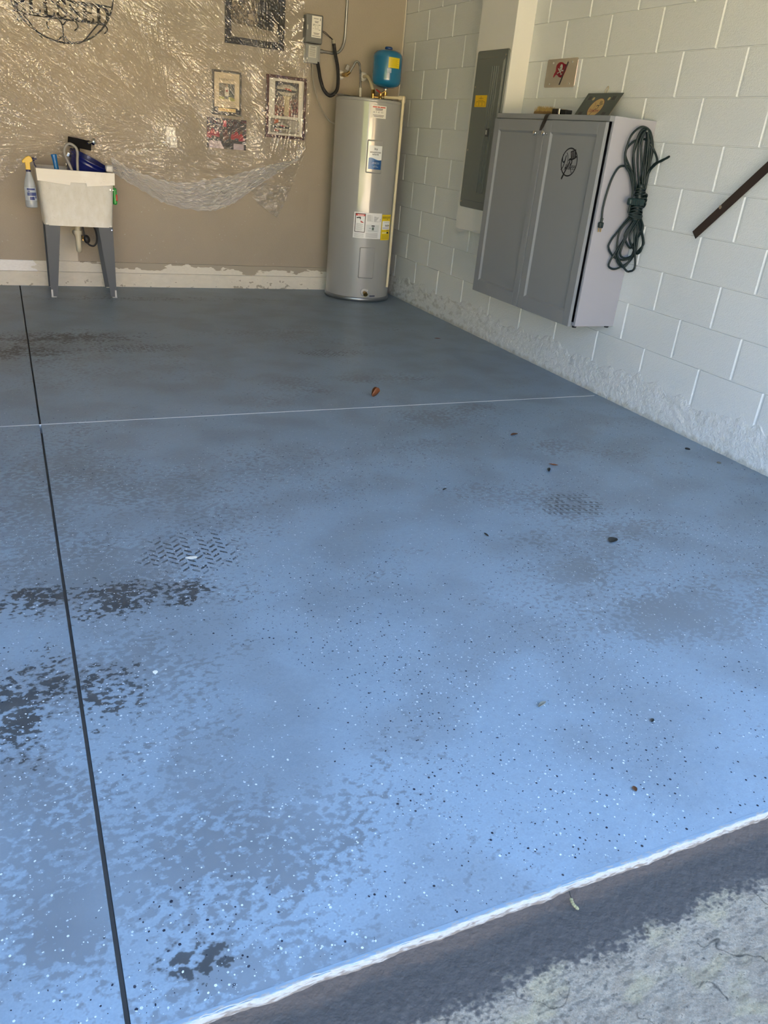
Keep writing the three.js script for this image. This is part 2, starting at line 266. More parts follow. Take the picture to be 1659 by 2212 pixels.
// right wall of painted concrete blocks
{
  const wall = structure('wall_right', 'painted concrete block wall', 'wall');
  const L = 0.4064, H = 0.2032, z0 = 0.2298, y0 = 0.3491 - 0.2032, joint = 0.0075;
  part('mortar', span(0.0056, 0.2, 0, CEIL, -0.2, EDGE + 0.25), M.blockPaint, wall);
  const geos = new Map();
  const blockGeo = (len, hgt, key) => {
    const k = len.toFixed(3) + '_' + hgt.toFixed(3) + '_' + key; if (geos.has(k)) return geos.get(k);
    const a = len / 2, b = hgt / 2, cz = 0.006, cy = 0.0016, d = 0.006, P = [];
    const F = [[0, -b + cy, a - cz], [0, -b + cy, -a + cz], [0, b - cy, -a + cz], [0, b - cy, a - cz]], E = [[d, -b, a], [d, -b, -a], [d, b, -a], [d, b, a]], B = E.map(([, y, z]) => [0.05, y, z]);
    const quad = (p, q, r, s) => P.push(...p, ...q, ...r, ...p, ...r, ...s);
    quad(F[0], F[3], F[2], F[1]);
    for (let i = 0; i < 4; i++) { const j = (i + 1) % 4; quad(E[i], F[i], F[j], E[j]); quad(B[i], E[i], E[j], B[j]); }
    const g = new THREE.BufferGeometry(); g.setAttribute('position', new THREE.BufferAttribute(new Float32Array(P), 3)); planarUV(g, 2, 1, 1);
    const uv = g.attributes.uv, ox = rnd() * 7, oy = rnd() * 7; for (let i = 0; i < uv.count; i++) uv.setXY(i, uv.getX(i) + ox, uv.getY(i) + oy);
    // faces point to -x
    const q = g.attributes.position.array, w = uv.array; for (let i = 0; i < q.length; i += 9) for (let c = 0; c < 3; c++) { const s = q[i + 3 + c]; q[i + 3 + c] = q[i + 6 + c]; q[i + 6 + c] = s; } for (let i = 0; i < w.length; i += 6) for (let c = 0; c < 2; c++) { const s = w[i + 2 + c]; w[i + 2 + c] = w[i + 4 + c]; w[i + 4 + c] = s; }
    g.computeVertexNormals(); geos.set(k, g); return g;
  };
  const tones = [0, 1, 2].map((k) => { const m = M.blockPaint.clone(); m.color.multiplyScalar(1 - 0.012 * k); return m; });
  for (let k = -1; k < 13; k++) {
    const lo = k < 0 ? 0.001 : y0 + k * H, hi = Math.min(CEIL, y0 + (k + 1) * H); if (hi - lo < 0.03) continue;
    const off = k % 2 ? L / 2 : 0;
    for (let j = -2; j < 16; j++) {
      const a = Math.max(0.002, z0 + off + j * L), b = Math.min(EDGE + 0.2, z0 + off + (j + 1) * L); if (b - a < 0.03) continue;
      const m = part('block', blockGeo(b - a - joint, hi - lo - 0.0035, (j + k * 3 + 30) % 4), tones[(rnd() * 3) | 0], wall);
      m.position.set(rr(-0.0008, 0.0008), (lo + hi) / 2, (a + b) / 2);
    }
  }
  // rough parging along the foot of the wall
  const top = (z) => 0.185 + 0.045 * fbm(n2, z * 2.2, 1, 3) + 0.03 * n2(z * 9, 4);
  const pg = surface(720, 26, (u, v) => { const z = lerp(0.001, EDGE + 0.2, 1 - u), h = top(z), y = h * v, t = 1 - v; return [-(0.016 * Math.pow(t, 0.7) + (v < 0.98 ? 0.004 * Math.max(-0.5, fbm(n2b, z * 16, y * 22, 4)) : 0)) + (v > 0.97 ? 0.003 : 0.0005), y, z]; }, (u, v, p) => [p[2], p[1]]);
  const pt = dataTex(1024, 64, (i, j) => { const z = (i / 1024) * 6.2, y = j / 64 * 0.25, w = fbm(n2, z * 7, y * 14, 4), near = smooth(2.6, 0.6, z); const dust = smooth(0.0, 0.5, w) * (0.12 + 0.5 * near); const base = [0.855, 0.862, 0.855]; const d2 = smooth(0.028, 0.004, y + 0.014 * n2b(z * 18, 2)); return base.map((c, n) => lerp(lerp(c, [0.66, 0.65, 0.63][n], dust), [0.64, 0.62, 0.56][n], 0.4 * d2)); });
  { const uv = pg.attributes.uv, p = pg.attributes.position; for (let i = 0; i < p.count; i++) uv.setXY(i, p.getZ(i) / 6.2, p.getY(i) / 0.25); }
  part('parging', pg, std('#ffffff', 0.75, { map: pt, bumpMap: rep(fineNoise, 22, 0.9), bumpScale: 0.004 }), wall, 'rough painted parging along the foot of the wall');
}
// back wall of painted drywall
{
  const wall = structure('wall_back', 'tan painted drywall back wall', 'wall');
  const W0 = -3.9, tw = 2048, th = 1400;
  const t = dataTex(tw, th, (i, j) => {
    const x = lerp(W0, 0, i / tw), y = j / th * CEIL, w1 = fbm(n2, x * 2.5, y * 2.5, 4), w2 = n2b(x * 90, y * 90), w3 = fbm(n2b, x * 25, y * 25, 3);
    let c = [0.635, 0.597, 0.538].map((v) => v * (1 + 0.018 * w1 + 0.012 * w2));
    // primer showing behind the sink drain
    const pr = smooth(0.004, -0.004, Math.max(Math.abs(x + 2.70 + 0.012 * w3) - (0.07 + 0.012 * w3), y - 0.47 + 0.02 * w3));
    c = c.map((v, n) => lerp(v, [0.83, 0.81, 0.76][n], pr));
    // scuffs and roller misses
    if (w3 > 0.52 && y < 1.1 && n2(x * 4, y * 4) > 0.45) c = c.map((v) => lerp(v, 0.78, 0.5));
    return c;
  });
  const g = span(W0, 0, 0, CEIL, -0.15, 0); const p = g.attributes.position, uv = g.attributes.uv; for (let i = 0; i < p.count; i++) uv.setXY(i, (p.getX(i) - W0) / -W0, p.getY(i) / CEIL);
  const m = std('#ffffff', 0.55, { map: t, bumpMap: rep(peelNoise, 9, 6), bumpScale: 0.0006 });
  part('drywall', g, m, wall);
  part('drywall', span(LEFT, W0, 0, CEIL, -0.15, 0), std('#a7988a', 0.6), wall);
  const tan = std(new THREE.Color(0.635, 0.597, 0.538).convertSRGBToLinear(), 0.55);
  part('wall_patch', span(-0.765, -0.2, 0.31, 0.81, -0.01, 0.0015), tan, wall, 'faint outline of a patched opening');
  part('corner_bead', span(-0.012, 0, 0.1, CEIL, -0.01, 0.008, 0.003), std(rgb(0.6, 0.55, 0.46), 0.6), wall, 'pale caulk in the corner');
  const bb = structure('baseboard_back', 'white baseboard with rough tan paint edge', 'baseboard');
  const bt = dataTex(2048, 64, (i, j) => {
    const x = lerp(W0, 0, i / 2048), v = j / 64, w = fbm(n2, x * 3.2, 1.5, 4), w2 = fbm(n2b, x * 6, v * 1.6, 3), w3 = n2(x * 25, v * 9);
    let lvl = 1.2; const B = (a, b, d) => smooth(a - d, a + d, x) * smooth(b + d, b - d, x); if (x > -2.62) lvl = 0.62 + 0.45 * w + 0.35 * w2 + 0.25 * B(-2.7, -2.4, 0.05) - 0.3 * B(-2.32, -2.02, 0.07) + 0.2 * B(-1.95, -1.65, 0.08) - 0.4 * B(-1.33, -1.2, 0.05) - 0.15 * B(-0.95, 0, 0.1);
    const k = smooth(-0.02, 0.02, v - lvl + 0.04 * w3);
    const wh = x < -2.95 + 0.05 * w2 ? [0.93, 0.93, 0.93] : [0.86, 0.845, 0.8];
    return wh.map((c, n) => lerp(c * (1 + 0.02 * w3), [0.635, 0.6, 0.545][n], k));
  });
  const bg = span(W0, -0.005, 0.106, 0.186, 0, 0.014, 0.003); { const q = bg.attributes.position, u = bg.attributes.uv; for (let i = 0; i < q.count; i++) u.setXY(i, (q.getX(i) - W0) / -W0, clamp((q.getY(i) - 0.106) / 0.08, 0.01, 0.99)); }
  part('board', bg, std('#ffffff', 0.5, { map: bt }), bb);
  const ct = dataTex(2048, 64, (i, j) => { const x = lerp(W0, 0, i / 2048), v = j / 64, w = fbm(n2b, x * 9, v * 2, 4), w2 = fbm(n2, x * 30, v * 5, 3); let c = [0.85, 0.83, 0.78].map((q) => q * (1 + 0.03 * w)); const chip = smooth(0.02, 0.1, -0.42 - v * 0.3 + w + 0.4 * w2 + (x > -1.4 && x < -0.85 ? 0.38 * (1 - v) : 0)); c = c.map((q, n) => lerp(q, [0.6, 0.57, 0.52][n], chip * 0.8)); return c; });
  const cg = surface(400, 10, (u, v) => { const x = lerp(W0, -0.005, u); return [x, 0.106 * v, 0.03 + 0.0015 * fbm(n2, x * 12, v * 3, 3) - (v > 0.95 ? 0.004 : 0)]; });
  part('curb', cg, std('#ffffff', 0.7, { map: ct, bumpMap: rep(fineNoise, 12, 0.4), bumpScale: 0.001 }), bb, 'painted concrete curb below the baseboard');
  part('curb_top', span(W0, -0.005, 0.09, 0.1058, 0, 0.0262), std(rgb(0.66, 0.64, 0.58), 0.7), bb);
}
// left wall, ceiling, front wall with the door opening, roof
{
  const white = std(rgb(0.34, 0.29, 0.22), 0.7);
  const lw = structure('wall_left', 'painted wall beyond the left edge', 'wall'); part('panel', span(LEFT - 0.15, LEFT, -0.3, CEIL, -0.15, EDGE + 0.2), white, lw);
  const ce = structure('ceiling', 'garage ceiling', 'ceiling'); part('panel', span(LEFT - 0.15, 0.2, CEIL, CEIL + 0.15, -0.15, EDGE + 0.2), std(rgb(0.56, 0.52, 0.45), 0.8), ce);
  const fw = structure('wall_front', 'front wall around the open garage door', 'wall');
  part('pier', span(LEFT, -5.6, -0.3, CEIL, EDGE, EDGE + 0.2), white, fw); part('pier', span(-0.45, 0, -0.024, CEIL, EDGE + 0.002, EDGE + 0.2), white, fw); part('header', span(-5.6, -0.45, 2.2, CEIL, EDGE, EDGE + 0.2), white, fw);
  const roof = structure('roof', 'roof over the garage', 'roof'); const rm = std(rgb(0.16, 0.14, 0.12), 0.9);
  const sh = poly([[-4.5, 2.9], [6.75, 2.9], [6.75, 3.05], [1.1, 5.2], [-4.5, 3.05]]); const rg = extrude(sh, 12); rg.rotateY(-Math.PI / 2); rg.translate(4, 0, 0); part('roof_slab', rg, rm, roof);
}
// ---------------------------------------------------------------- water heater in the corner
{
  const h = thing('water_heater', 'tall grey cylindrical electric water heater standing in the corner', 'water heater', [-0.38, 0, 0.29]);
  const R = 0.272, enamel = phys(rgb(0.33, 0.335, 0.33), 0.3, { clearcoat: 1, clearcoatRoughness: 0.08 });
  part('body', lathe([[0, 0.03], [R - 0.004, 0.03], [R, 0.034], [R, 1.505], [R - 0.002, 1.51]], 96), enamel, h);
  part('base_ring', lathe([[R - 0.01, 0.002], [R + 0.006, 0.002], [R + 0.007, 0.02], [R + 0.004, 0.034], [R - 0.002, 0.036]], 96), std(rgb(0.25, 0.27, 0.29), 0.35, { metalness: 0.8 }), h, 'grey metal base ring');
  part('foot', cyl(0.2, 0.2, 0.032, 32).translate(0, 0.016, 0), M.blackPlastic, h);
  part('lid', lathe([[R - 0.004, 1.506], [R + 0.003, 1.508], [R + 0.004, 1.524], [R - 0.004, 1.531], [0, 1.532]], 96), enamel, h);
  const bent = (a0, a1, y0, y1, t, rc) => surface(36, 60, (u, v) => {
    const a = lerp(a0, a1, u), w = (a1 - a0) * R, hh = y1 - y0, X = (u - 0.5) * w, Y = (v - 0.5) * hh, qx = Math.max(0, Math.abs(X) - w / 2 + rc), qy = Math.max(0, Math.abs(Y) - hh / 2 + rc), d = rc - Math.hypot(qx, qy);
    const r = R - 0.001 + t * smooth(0.0005, 0.006, d); return [r * Math.sin(a), y0 + hh * v, r * Math.cos(a)];
  });
  const D = Math.PI / 180, c0 = -23 * D, c1 = 5.5 * D;
  const up = part('access_panel', bent(c0, c1, 1.004, 1.246, 0.007, 0.012), enamel, h);
  part('access_panel', bent(c0, c1, 0.194, 0.443, 0.007, 0.012), enamel, h);
  const curved = (r, a0, a1, y0, y1) => new THREE.CylinderGeometry(r, r, y1 - y0, 16, 1, true, a0, a1 - a0).translate(0, (y0 + y1) / 2, 0);
  const brand = canvasTex(256, 512, (g, w, H) => {
    g.fillStyle = '#e9edf0'; g.fillRect(0, 0, w, H); g.fillStyle = '#1f6fb5'; g.beginPath(); g.moveTo(0, 270); g.bezierCurveTo(80, 235, 140, 330, 256, 300); g.lineTo(256, 512); g.lineTo(0, 512); g.fill();
    g.fillStyle = '#14508c'; g.beginPath(); g.moveTo(110, 306); g.bezierCurveTo(160, 330, 200, 315, 256, 300); g.lineTo(256, 512); g.lineTo(110, 512); g.fill();
    g.fillStyle = '#1b2733'; g.textAlign = 'center'; g.font = 'bold 58px serif'; g.fillText('by', 134, 92); g.font = 'bold 42px sans-serif'; g.fillText('BRADFORD', 130, 160); g.fillText('WHITE', 130, 206);
    g.fillStyle = '#dfeaf4'; g.font = 'bold 22px sans-serif'; g.fillText('Energy Saver', 150, 375); g.fillRect(70, 390, 150, 3); g.font = '18px sans-serif'; g.fillText('Electric', 150, 440); g.fillText('Water Heater', 150, 464);
  });
  part('brand_label', curved(R + 0.0068, -19 * D, 2.5 * D, 1.035, 1.205), std('#ffffff', 0.3, { map: brand }), up, 'white and blue maker label');
  const warn = canvasTex(512, 480, (g, w, H) => {
    g.fillStyle = '#e9eaec'; g.fillRect(0, 0, w, H); g.fillStyle = '#16161a'; g.fillRect(22, 20, 184, 350); g.fillStyle = '#eceef0'; g.fillRect(34, 32, 160, 326); g.fillStyle = '#c9292c'; g.fillRect(34, 32, 160, 36); g.fillStyle = '#fff'; g.font = 'bold 27px sans-serif'; g.textAlign = 'center'; g.fillText('DANGER', 118, 60);
    g.fillStyle = '#17171b'; g.fillRect(48, 92, 30, 22); g.fillRect(78, 84, 44, 26); g.fillRect(104, 100, 18, 30); g.fillStyle = '#b4232a'; g.beginPath(); g.moveTo(118, 150); g.lineTo(170, 180); g.lineTo(176, 196); g.lineTo(124, 186); g.fill();
    g.fillStyle = '#9aa0a6'; for (let k = 0; k < 13; k++) g.fillRect(48, 206 + k * 11, 100 + 32 * ((k * 7) % 3) / 2, 4); for (let k = 0; k < 8; k++) g.fillRect(22, 384 + k * 11, 170, 4);
    g.fillStyle = '#7d8288'; for (let k = 0; k < 10; k++) { g.fillRect(230, 40 + k * 12, 60 + (k * 37) % 70, 4); g.fillRect(360, 64 + k * 10, 40 + (k * 53) % 60, 4); } g.fillStyle = '#d3d9dc'; g.fillRect(226, 218, 240, 140); g.fillStyle = '#17171b'; g.fillRect(322, 228, 58, 20); g.fillStyle = '#5a6b66'; g.fillRect(332, 262, 38, 56); g.fillStyle = '#7d8288'; g.fillRect(276, 282, 44, 8); g.fillRect(262, 330, 170, 4); for (let k = 0; k < 8; k++) g.fillRect(226, 372 + k * 12, 226, 4);
    g.fillRect(478, 100, 8, 60);
  });
  part('warning_label', curved(R + 0.0008, -36.5 * D, 13.5 * D, 0.512, 0.71), std('#ffffff', 0.4, { map: warn }), h, 'white warning and data label');
  const guide = canvasTex(192, 480, (g, w, H) => {
    g.fillStyle = '#e3c81c'; g.fillRect(0, 0, w, H); g.fillStyle = '#1a1a12'; g.font = 'bold 30px sans-serif'; g.fillText('ENERGYGUIDE', 8, 58, 176); g.fillRect(10, 68, 170, 5); g.beginPath(); g.moveTo(110, 78); g.lineTo(122, 78); g.lineTo(116, 100); g.fill();
    g.fillStyle = '#eceff2'; g.fillRect(14, 120, 164, 160); g.fillStyle = '#1a1a12'; g.font = 'bold 46px sans-serif'; g.fillText('$404', 70, 222); g.font = '14px sans-serif'; g.fillText('Estimated Yearly', 50, 150); g.fillStyle = '#3a3aa0'; g.fillRect(20, 246, 150, 7); g.fillStyle = '#1a1a12'; g.fillRect(110, 290, 60, 7); g.fillStyle = '#f0e9a8'; g.fillRect(20, 330, 110, 22); g.fillStyle = '#1a1a12'; g.fillRect(118, 322, 42, 34); g.fillStyle = '#8d7d18'; for (let k = 0; k < 7; k++) g.fillRect(20, 374 + k * 13, 150, 4);
  });
  part('energy_label', curved(R + 0.0008, 14.3 * D, 37 * D, 0.503, 0.702), std('#ffffff', 0.4, { map: guide }), h, 'yellow energy label');
  const note = canvasTex(256, 200, (g) => { g.fillStyle = '#eae7df'; g.fillRect(0, 0, 256, 200); g.fillStyle = '#c8402f'; for (const [a, b] of [[18, 72], [98, 40], [146, 92]]) g.fillRect(a, 16, b, 17); g.fillStyle = '#45454a'; g.fillRect(64, 46, 130, 11); g.fillRect(70, 66, 120, 9); g.fillRect(30, 104, 30, 8); g.lineWidth = 5; g.strokeStyle = '#5a5a60'; g.beginPath(); for (const x of [86, 122, 138, 178, 196]) { g.moveTo(x, 92); g.lineTo(x - 4, 118); } g.moveTo(104, 106); g.lineTo(112, 106); g.moveTo(158, 106); g.lineTo(166, 106); g.stroke(); g.fillRect(30, 150, 190, 8); g.fillRect(48, 170, 160, 8); });
  part('service_sticker', curved(R + 0.0008, -20 * D, 5 * D, 1.398, 1.484), std('#ffffff', 0.5, { map: note }), h, 'white service sticker with a red heading');
  part('rating_tag', curved(R + 0.0008, 1 * D, 12 * D, 0.045, 0.056), std(rgb(0.05, 0.06, 0.1), 0.4), h, 'small dark tag');
  const a = -9 * D, dx = Math.sin(a), dz = Math.cos(a);
  const v = new THREE.Group(); v.name = 'drain_valve'; h.add(v);
  part('escutcheon', rod([dx * (R - 0.004), 0.082, dz * (R - 0.004)], [dx * (R + 0.006), 0.082, dz * (R + 0.006)], 0.036, 28, 0.03), std(rgb(0.5, 0.52, 0.54), 0.3), v);
  part('spigot', mergeGeometries([rod([dx * R, 0.08, dz * R], [dx * (R + 0.035), 0.078, dz * (R + 0.035)], 0.015, 18), rod([dx * (R + 0.035), 0.078, dz * (R + 0.035)], [dx * (R + 0.05), 0.07, dz * (R + 0.05)], 0.019, 18)]), M.brass, v, 'brass spigot');
  part('lever', rod([dx * (R + 0.03), 0.085, dz * (R + 0.03)], [dx * (R + 0.04) + 0.022, 0.106, dz * (R + 0.036)], 0.005), M.steel, v);
  // relief valve and discharge pipe
  const tp = new THREE.Group(); tp.name = 'discharge_pipe'; h.add(tp);
  const px = -0.199 + 0.38, pz = 0.52 - 0.29;
  part('pipe', mergeGeometries([rod([0.06, 1.552, 0.1], [px, 1.556, pz], 0.0115), rod([px, 1.556, pz], [px, 0.12, pz], 0.0115)]), M.cream, tp, 'cream plastic pipe');
  part('elbow', mergeGeometries([new THREE.SphereGeometry(0.017, 16, 12).translate(px, 1.556, pz), rod([px, 1.556, pz], [px, 1.525, pz], 0.0155), rod([px, 1.556, pz], [px - 0.026, 1.5555, pz - 0.026], 0.0155)]), M.cream, tp);
  part('relief_valve', mergeGeometries([rod([0.05, 1.53, 0.08], [0.05, 1.575, 0.08], 0.014), rod([0.05, 1.553, 0.08], [0.075, 1.553, 0.112], 0.015), rod([0.05, 1.575, 0.08], [0.085, 1.6, 0.1], 0.004)]), M.brass, tp, 'brass relief valve');
}
tag(part('paper_sheet', surface(26, 14, (u, v) => { const x = lerp(-0.66, -0.4, u), z = lerp(0.2, 0.34, 1 - v); return [x, 1.5345 + 0.006 * (1 + n2(x * 14, z * 12)) * (0.3 + u * 0.2) + (u < 0.15 ? 0.004 : 0) + 0.006 * Math.pow(1 - v, 2) * (1 - u), z]; }), std(rgb(0.75, 0.72, 0.66), 0.8, { side: THREE.DoubleSide }), scene), 'crumpled white paper lying on top of the water heater', 'paper');
tag(part('paper_sheet', surface(18, 10, (u, v) => { const x = lerp(-0.3, -0.17, u), z = lerp(0.33, 0.4, 1 - v); return [x, 1.5345 + 0.02 * Math.pow(Math.sin(u * 3), 2) * (1 - 0.4 * v) + 0.004 * (1 + n2(x * 40, z * 30)), z]; }), std(rgb(0.7, 0.66, 0.6), 0.8, { side: THREE.DoubleSide }), scene), 'small folded paper scrap on the water heater beside the blue tank', 'paper');
{
  const t = thing('expansion_tank', 'blue pressure expansion tank with yellow sticker above the water heater', 'tank', [-0.26, 1.532, 0.3]);
  const blue = phys(rgb(0.003, 0.15, 0.32), 0.25, { clearcoat: 0.8, clearcoatRoughness: 0.12 });
  part('shell', lathe([[0.014, 0.086], [0.02, 0.09], [0.06, 0.094], [0.095, 0.107], [0.111, 0.125], [0.115, 0.15], [0.115, 0.30], [0.111, 0.322], [0.095, 0.34], [0.06, 0.352], [0.03, 0.356], [0, 0.356]], 64), blue, t);
  part('valve_cap', lathe([[0.0, 0.35], [0.03, 0.35], [0.03, 0.368], [0.024, 0.374], [0, 0.376]], 28), std(rgb(0.004, 0.04, 0.16), 0.4), t, 'dark blue cap');
  part('neck', cyl(0.011, 0.011, 0.04, 20).translate(0, 0.075, 0), M.steel, t); part('fitting', mergeGeometries([cyl(0.017, 0.017, 0.046, 8).translate(0, 0.04, 0), cyl(0.012, 0.012, 0.02, 16).translate(0, 0.01, 0)]), M.brass, t, 'brass fitting');
  const s = canvasTex(256, 200, (g) => { g.fillStyle = '#e6cf1b'; g.fillRect(0, 0, 256, 200); g.strokeStyle = '#3a3608'; g.lineWidth = 3; g.strokeRect(8, 8, 240, 184); g.fillStyle = '#8a7c12'; for (let k = 0; k < 11; k++) g.fillRect(20, 28 + k * 14, 216 - (k % 3) * 20, 4); });
  part('sticker', new THREE.CylinderGeometry(0.1157, 0.1157, 0.072, 14, 1, true, -0.36, 0.85).translate(0, 0.262, 0), std('#ffffff', 0.4, { map: s }), t, 'yellow sticker');
  part('logo', new THREE.CylinderGeometry(0.1157, 0.1157, 0.03, 8, 1, true, -0.42, 0.3).translate(0, 0.206, 0), std(rgb(0.35, 0.45, 0.55), 0.4), t, 'pale printed mark');
}
{
  const w = thing('water_supply', 'brass valve with braided hose and cream pipe feeding the water heater', 'pipe', [-0.45, 1.692, 0]);
  const P = (pts) => pts.map(([x, y, z]) => [x + 0.45, y - 1.692, z]);
  for (const x of [-0.532, -0.334]) part('escutcheon', cyl(0.024, 0.034, 0.012, 28).rotateX(Math.PI / 2).translate(x + 0.45, x < -0.4 ? 0 : 0.01, 0.007), M.whitePlastic, w, 'white wall flange');
  part('stub_pipe', rod(...P([[-0.532, 1.692, 0.005], [-0.53, 1.692, 0.07]]), 0.012), M.cream, w);
  part('valve', mergeGeometries([rod(...P([[-0.53, 1.692, 0.06], [-0.529, 1.692, 0.125]]), 0.017, 8), rod(...P([[-0.529, 1.692, 0.115], [-0.505, 1.715, 0.135]]), 0.012)]), M.brass, w, 'brass valve');
  part('handle', rbox(0.028, 0.04, 0.01, 0.004).rotateZ(-0.3).translate(-0.528 + 0.45, 0.05, 0.13), M.steel, w);
  part('braided_hose', tube(P([[-0.508, 1.712, 0.133], [-0.486, 1.755, 0.143], [-0.464, 1.789, 0.15], [-0.44, 1.775, 0.155], [-0.43, 1.72, 0.16], [-0.424, 1.64, 0.165], [-0.422, 1.6, 0.17]]), 0.0085, { seg: 160, rad: 12, fn: (u) => 1 + 0.13 * Math.sin(u * 260) }), M.steel, w, 'ribbed metal hose');
  part('hose_end', rod(...P([[-0.422, 1.61, 0.169], [-0.42, 1.533, 0.172]]), 0.0105), M.whitePlastic, w);
  part('cream_pipe', tube(P([[-0.334, 1.702, 0.012], [-0.334, 1.702, 0.07], [-0.333, 1.695, 0.1], [-0.334, 1.66, 0.16], [-0.34, 1.6, 0.235], [-0.343, 1.585, 0.25]]), 0.0125, { seg: 40, rad: 14 }), M.cream, w, 'cream plastic pipe');
  part('brass_tee', mergeGeometries([rod(...P([[-0.342, 1.598, 0.24], [-0.35, 1.55, 0.265]]), 0.016, 10), rod(...P([[-0.35, 1.575, 0.265], [-0.35, 1.533, 0.265]]), 0.013), rod(...P([[-0.35, 1.552, 0.265], [-0.262, 1.552, 0.3]]), 0.011)]), M.brass, w, 'brass tee');
  const k = part('shutoff', rod(...P([[-0.31, 1.56, 0.28], [-0.302, 1.585, 0.29]]), 0.008), M.brass, w); part('red_lever', rbox(0.05, 0.008, 0.014, 0.003).rotateZ(-0.5).translate(-0.315 + 0.45, 1.594 - 1.692, 0.29), std(rgb(0.45, 0.015, 0.015), 0.4), k, 'red lever');
}
// ---------------------------------------------------------------- timer, boxes, conduit on the back wall
{
  const t = thing('timer_box', 'grey metal timer switch box with white instruction card on tan wall', 'timer', [-0.8, 1.878, 0]);
  const grey = std(rgb(0.13, 0.135, 0.13), 0.42);
  part('case', rbox(0.134, 0.186, 0.06, 0.006, 0, 0.094, 0.03), grey, t); part('door', rbox(0.136, 0.19, 0.03, 0.01, 0, 0.094, 0.072, 3), std(rgb(0.17, 0.175, 0.17), 0.38), t);
  part('hasp', rbox(0.01, 0.03, 0.008, 0.002, -0.058, 0.1, 0.088), M.steel, t);
  const c = canvasTex(256, 384, (g) => { g.fillStyle = '#e8e4d8'; g.fillRect(0, 0, 256, 384); g.fillStyle = '#4a4a48'; g.font = 'bold 30px sans-serif'; g.fillText('Intermatic', 46, 56, 130); g.fillRect(216, 30, 14, 46); for (const [x, y, w] of [[70, 92, 110], [84, 110, 84], [30, 146, 50], [30, 166, 36], [180, 150, 50], [30, 220, 20], [186, 236, 44], [50, 300, 160], [70, 318, 120], [20, 352, 216]]) g.fillRect(x, y, w, 8); g.strokeStyle = '#77756e'; g.lineWidth = 3; g.strokeRect(84, 150, 88, 84); g.strokeRect(100, 166, 56, 52); });
  part('instruction_card', box(0.078, 0.142, 0.001, 0.014, 0.108, 0.0876), std('#ffffff', 0.5, { map: c }), t, 'white printed card');
  part('knockout', cyl(0.008, 0.008, 0.012, 12).rotateZ(Math.PI / 2).translate(0.072, 0.006, 0.03), M.steel, t);
  const b = thing('disconnect_box', 'small pale grey disconnect box mounted under the timer', 'electrical box', [-0.793, 1.742, 0]);
  part('case', rbox(0.12, 0.132, 0.05, 0.004, 0, 0.066, 0.025), std(rgb(0.3, 0.31, 0.3), 0.45), b); part('cover', rbox(0.084, 0.126, 0.016, 0.004, -0.004, 0.064, 0.055), std(rgb(0.36, 0.37, 0.36), 0.4), b);
  const c2 = canvasTex(128, 160, (g) => { g.fillStyle = '#c9c8bf'; g.fillRect(0, 0, 128, 160); g.fillStyle = '#6d6c66'; g.fillRect(20, 12, 88, 9); for (let k = 0; k < 9; k++) g.fillRect(10, 34 + k * 13, 90 + (k * 29) % 20, 4); });
  part('data_label', box(0.062, 0.078, 0.001, -0.008, 0.078, 0.0634), std('#ffffff', 0.5, { map: c2 }), b, 'printed label');
  part('screw', cyl(0.004, 0.004, 0.006, 10).rotateX(Math.PI / 2).translate(0.035, 0.12, 0.062), M.steel, b);
  const cd = thing('metal_conduit', 'bent galvanized conduit running up the wall from the grey box', 'conduit', [-0.522, 1.834, 0]);
  part('pipe', tube([[-0.21, 0, 0.03], [-0.15, 0, 0.03], [-0.1, 0, 0.028], [-0.05, 0.012, 0.026], [-0.018, 0.05, 0.024], [-0.003, 0.105, 0.022], [0, 0.2, 0.022], [0, 0.5, 0.022], [0, 0.914, 0.022]], 0.0105, { seg: 90, rad: 14, tension: 0.4 }), M.galv, cd);
  part('connector', rod([-0.215, 0, 0.03], [-0.185, 0, 0.03], 0.015, 10), M.steel, cd);
  const fc = thing('flexible_conduit', 'black corrugated conduit looping down beside the grey timer box', 'conduit', [-0.68, 1.529, 0.1]);
  const Q = (pts) => pts.map(([x, y, z]) => [x + 0.68, y - 1.529, z - 0.1]);
  part('conduit', tube(Q([[-0.748, 1.75, 0.04], [-0.752, 1.7, 0.09], [-0.748, 1.63, 0.13], [-0.722, 1.562, 0.15], [-0.668, 1.53, 0.15], [-0.614, 1.573, 0.145], [-0.598, 1.655, 0.12], [-0.6, 1.75, 0.09], [-0.615, 1.84, 0.06], [-0.622, 1.9, 0.045]]), 0.0135, { seg: 260, rad: 12, fn: (u) => 1 + 0.06 * Math.sin(u * 420) }), M.blackRubber, fc);
  part('end_fitting', rod(...Q([[-0.622, 1.895, 0.046], [-0.624, 1.922, 0.04]]), 0.0145), std(rgb(0.4, 0.36, 0.28), 0.5), fc);
  part('wires', mergeGeometries([tube(Q([[-0.624, 1.92, 0.04], [-0.66, 1.94, 0.05], [-0.7, 1.965, 0.05], [-0.73, 1.97, 0.05]]), 0.0022, { seg: 20, rad: 6 }), tube(Q([[-0.624, 1.92, 0.04], [-0.668, 1.935, 0.06], [-0.705, 1.955, 0.06], [-0.73, 1.965, 0.06]]), 0.0022, { seg: 20, rad: 6 })]), M.blackPlastic, fc, 'two thin black wires');
  tag(part('grey_cable', tube([[-0.79, 1.745, 0.03], [-0.785, 1.68, 0.04], [-0.778, 1.6, 0.06], [-0.73, 1.447, 0.1], [-0.665, 1.355, 0.14], [-0.62, 1.334, 0.15], [-0.6, 1.334, 0.17]], 0.0062, { seg: 60 }), std(rgb(0.3, 0.28, 0.24), 0.5), scene), 'thin grey cable drooping from the boxes to the water heater', 'cable');
}
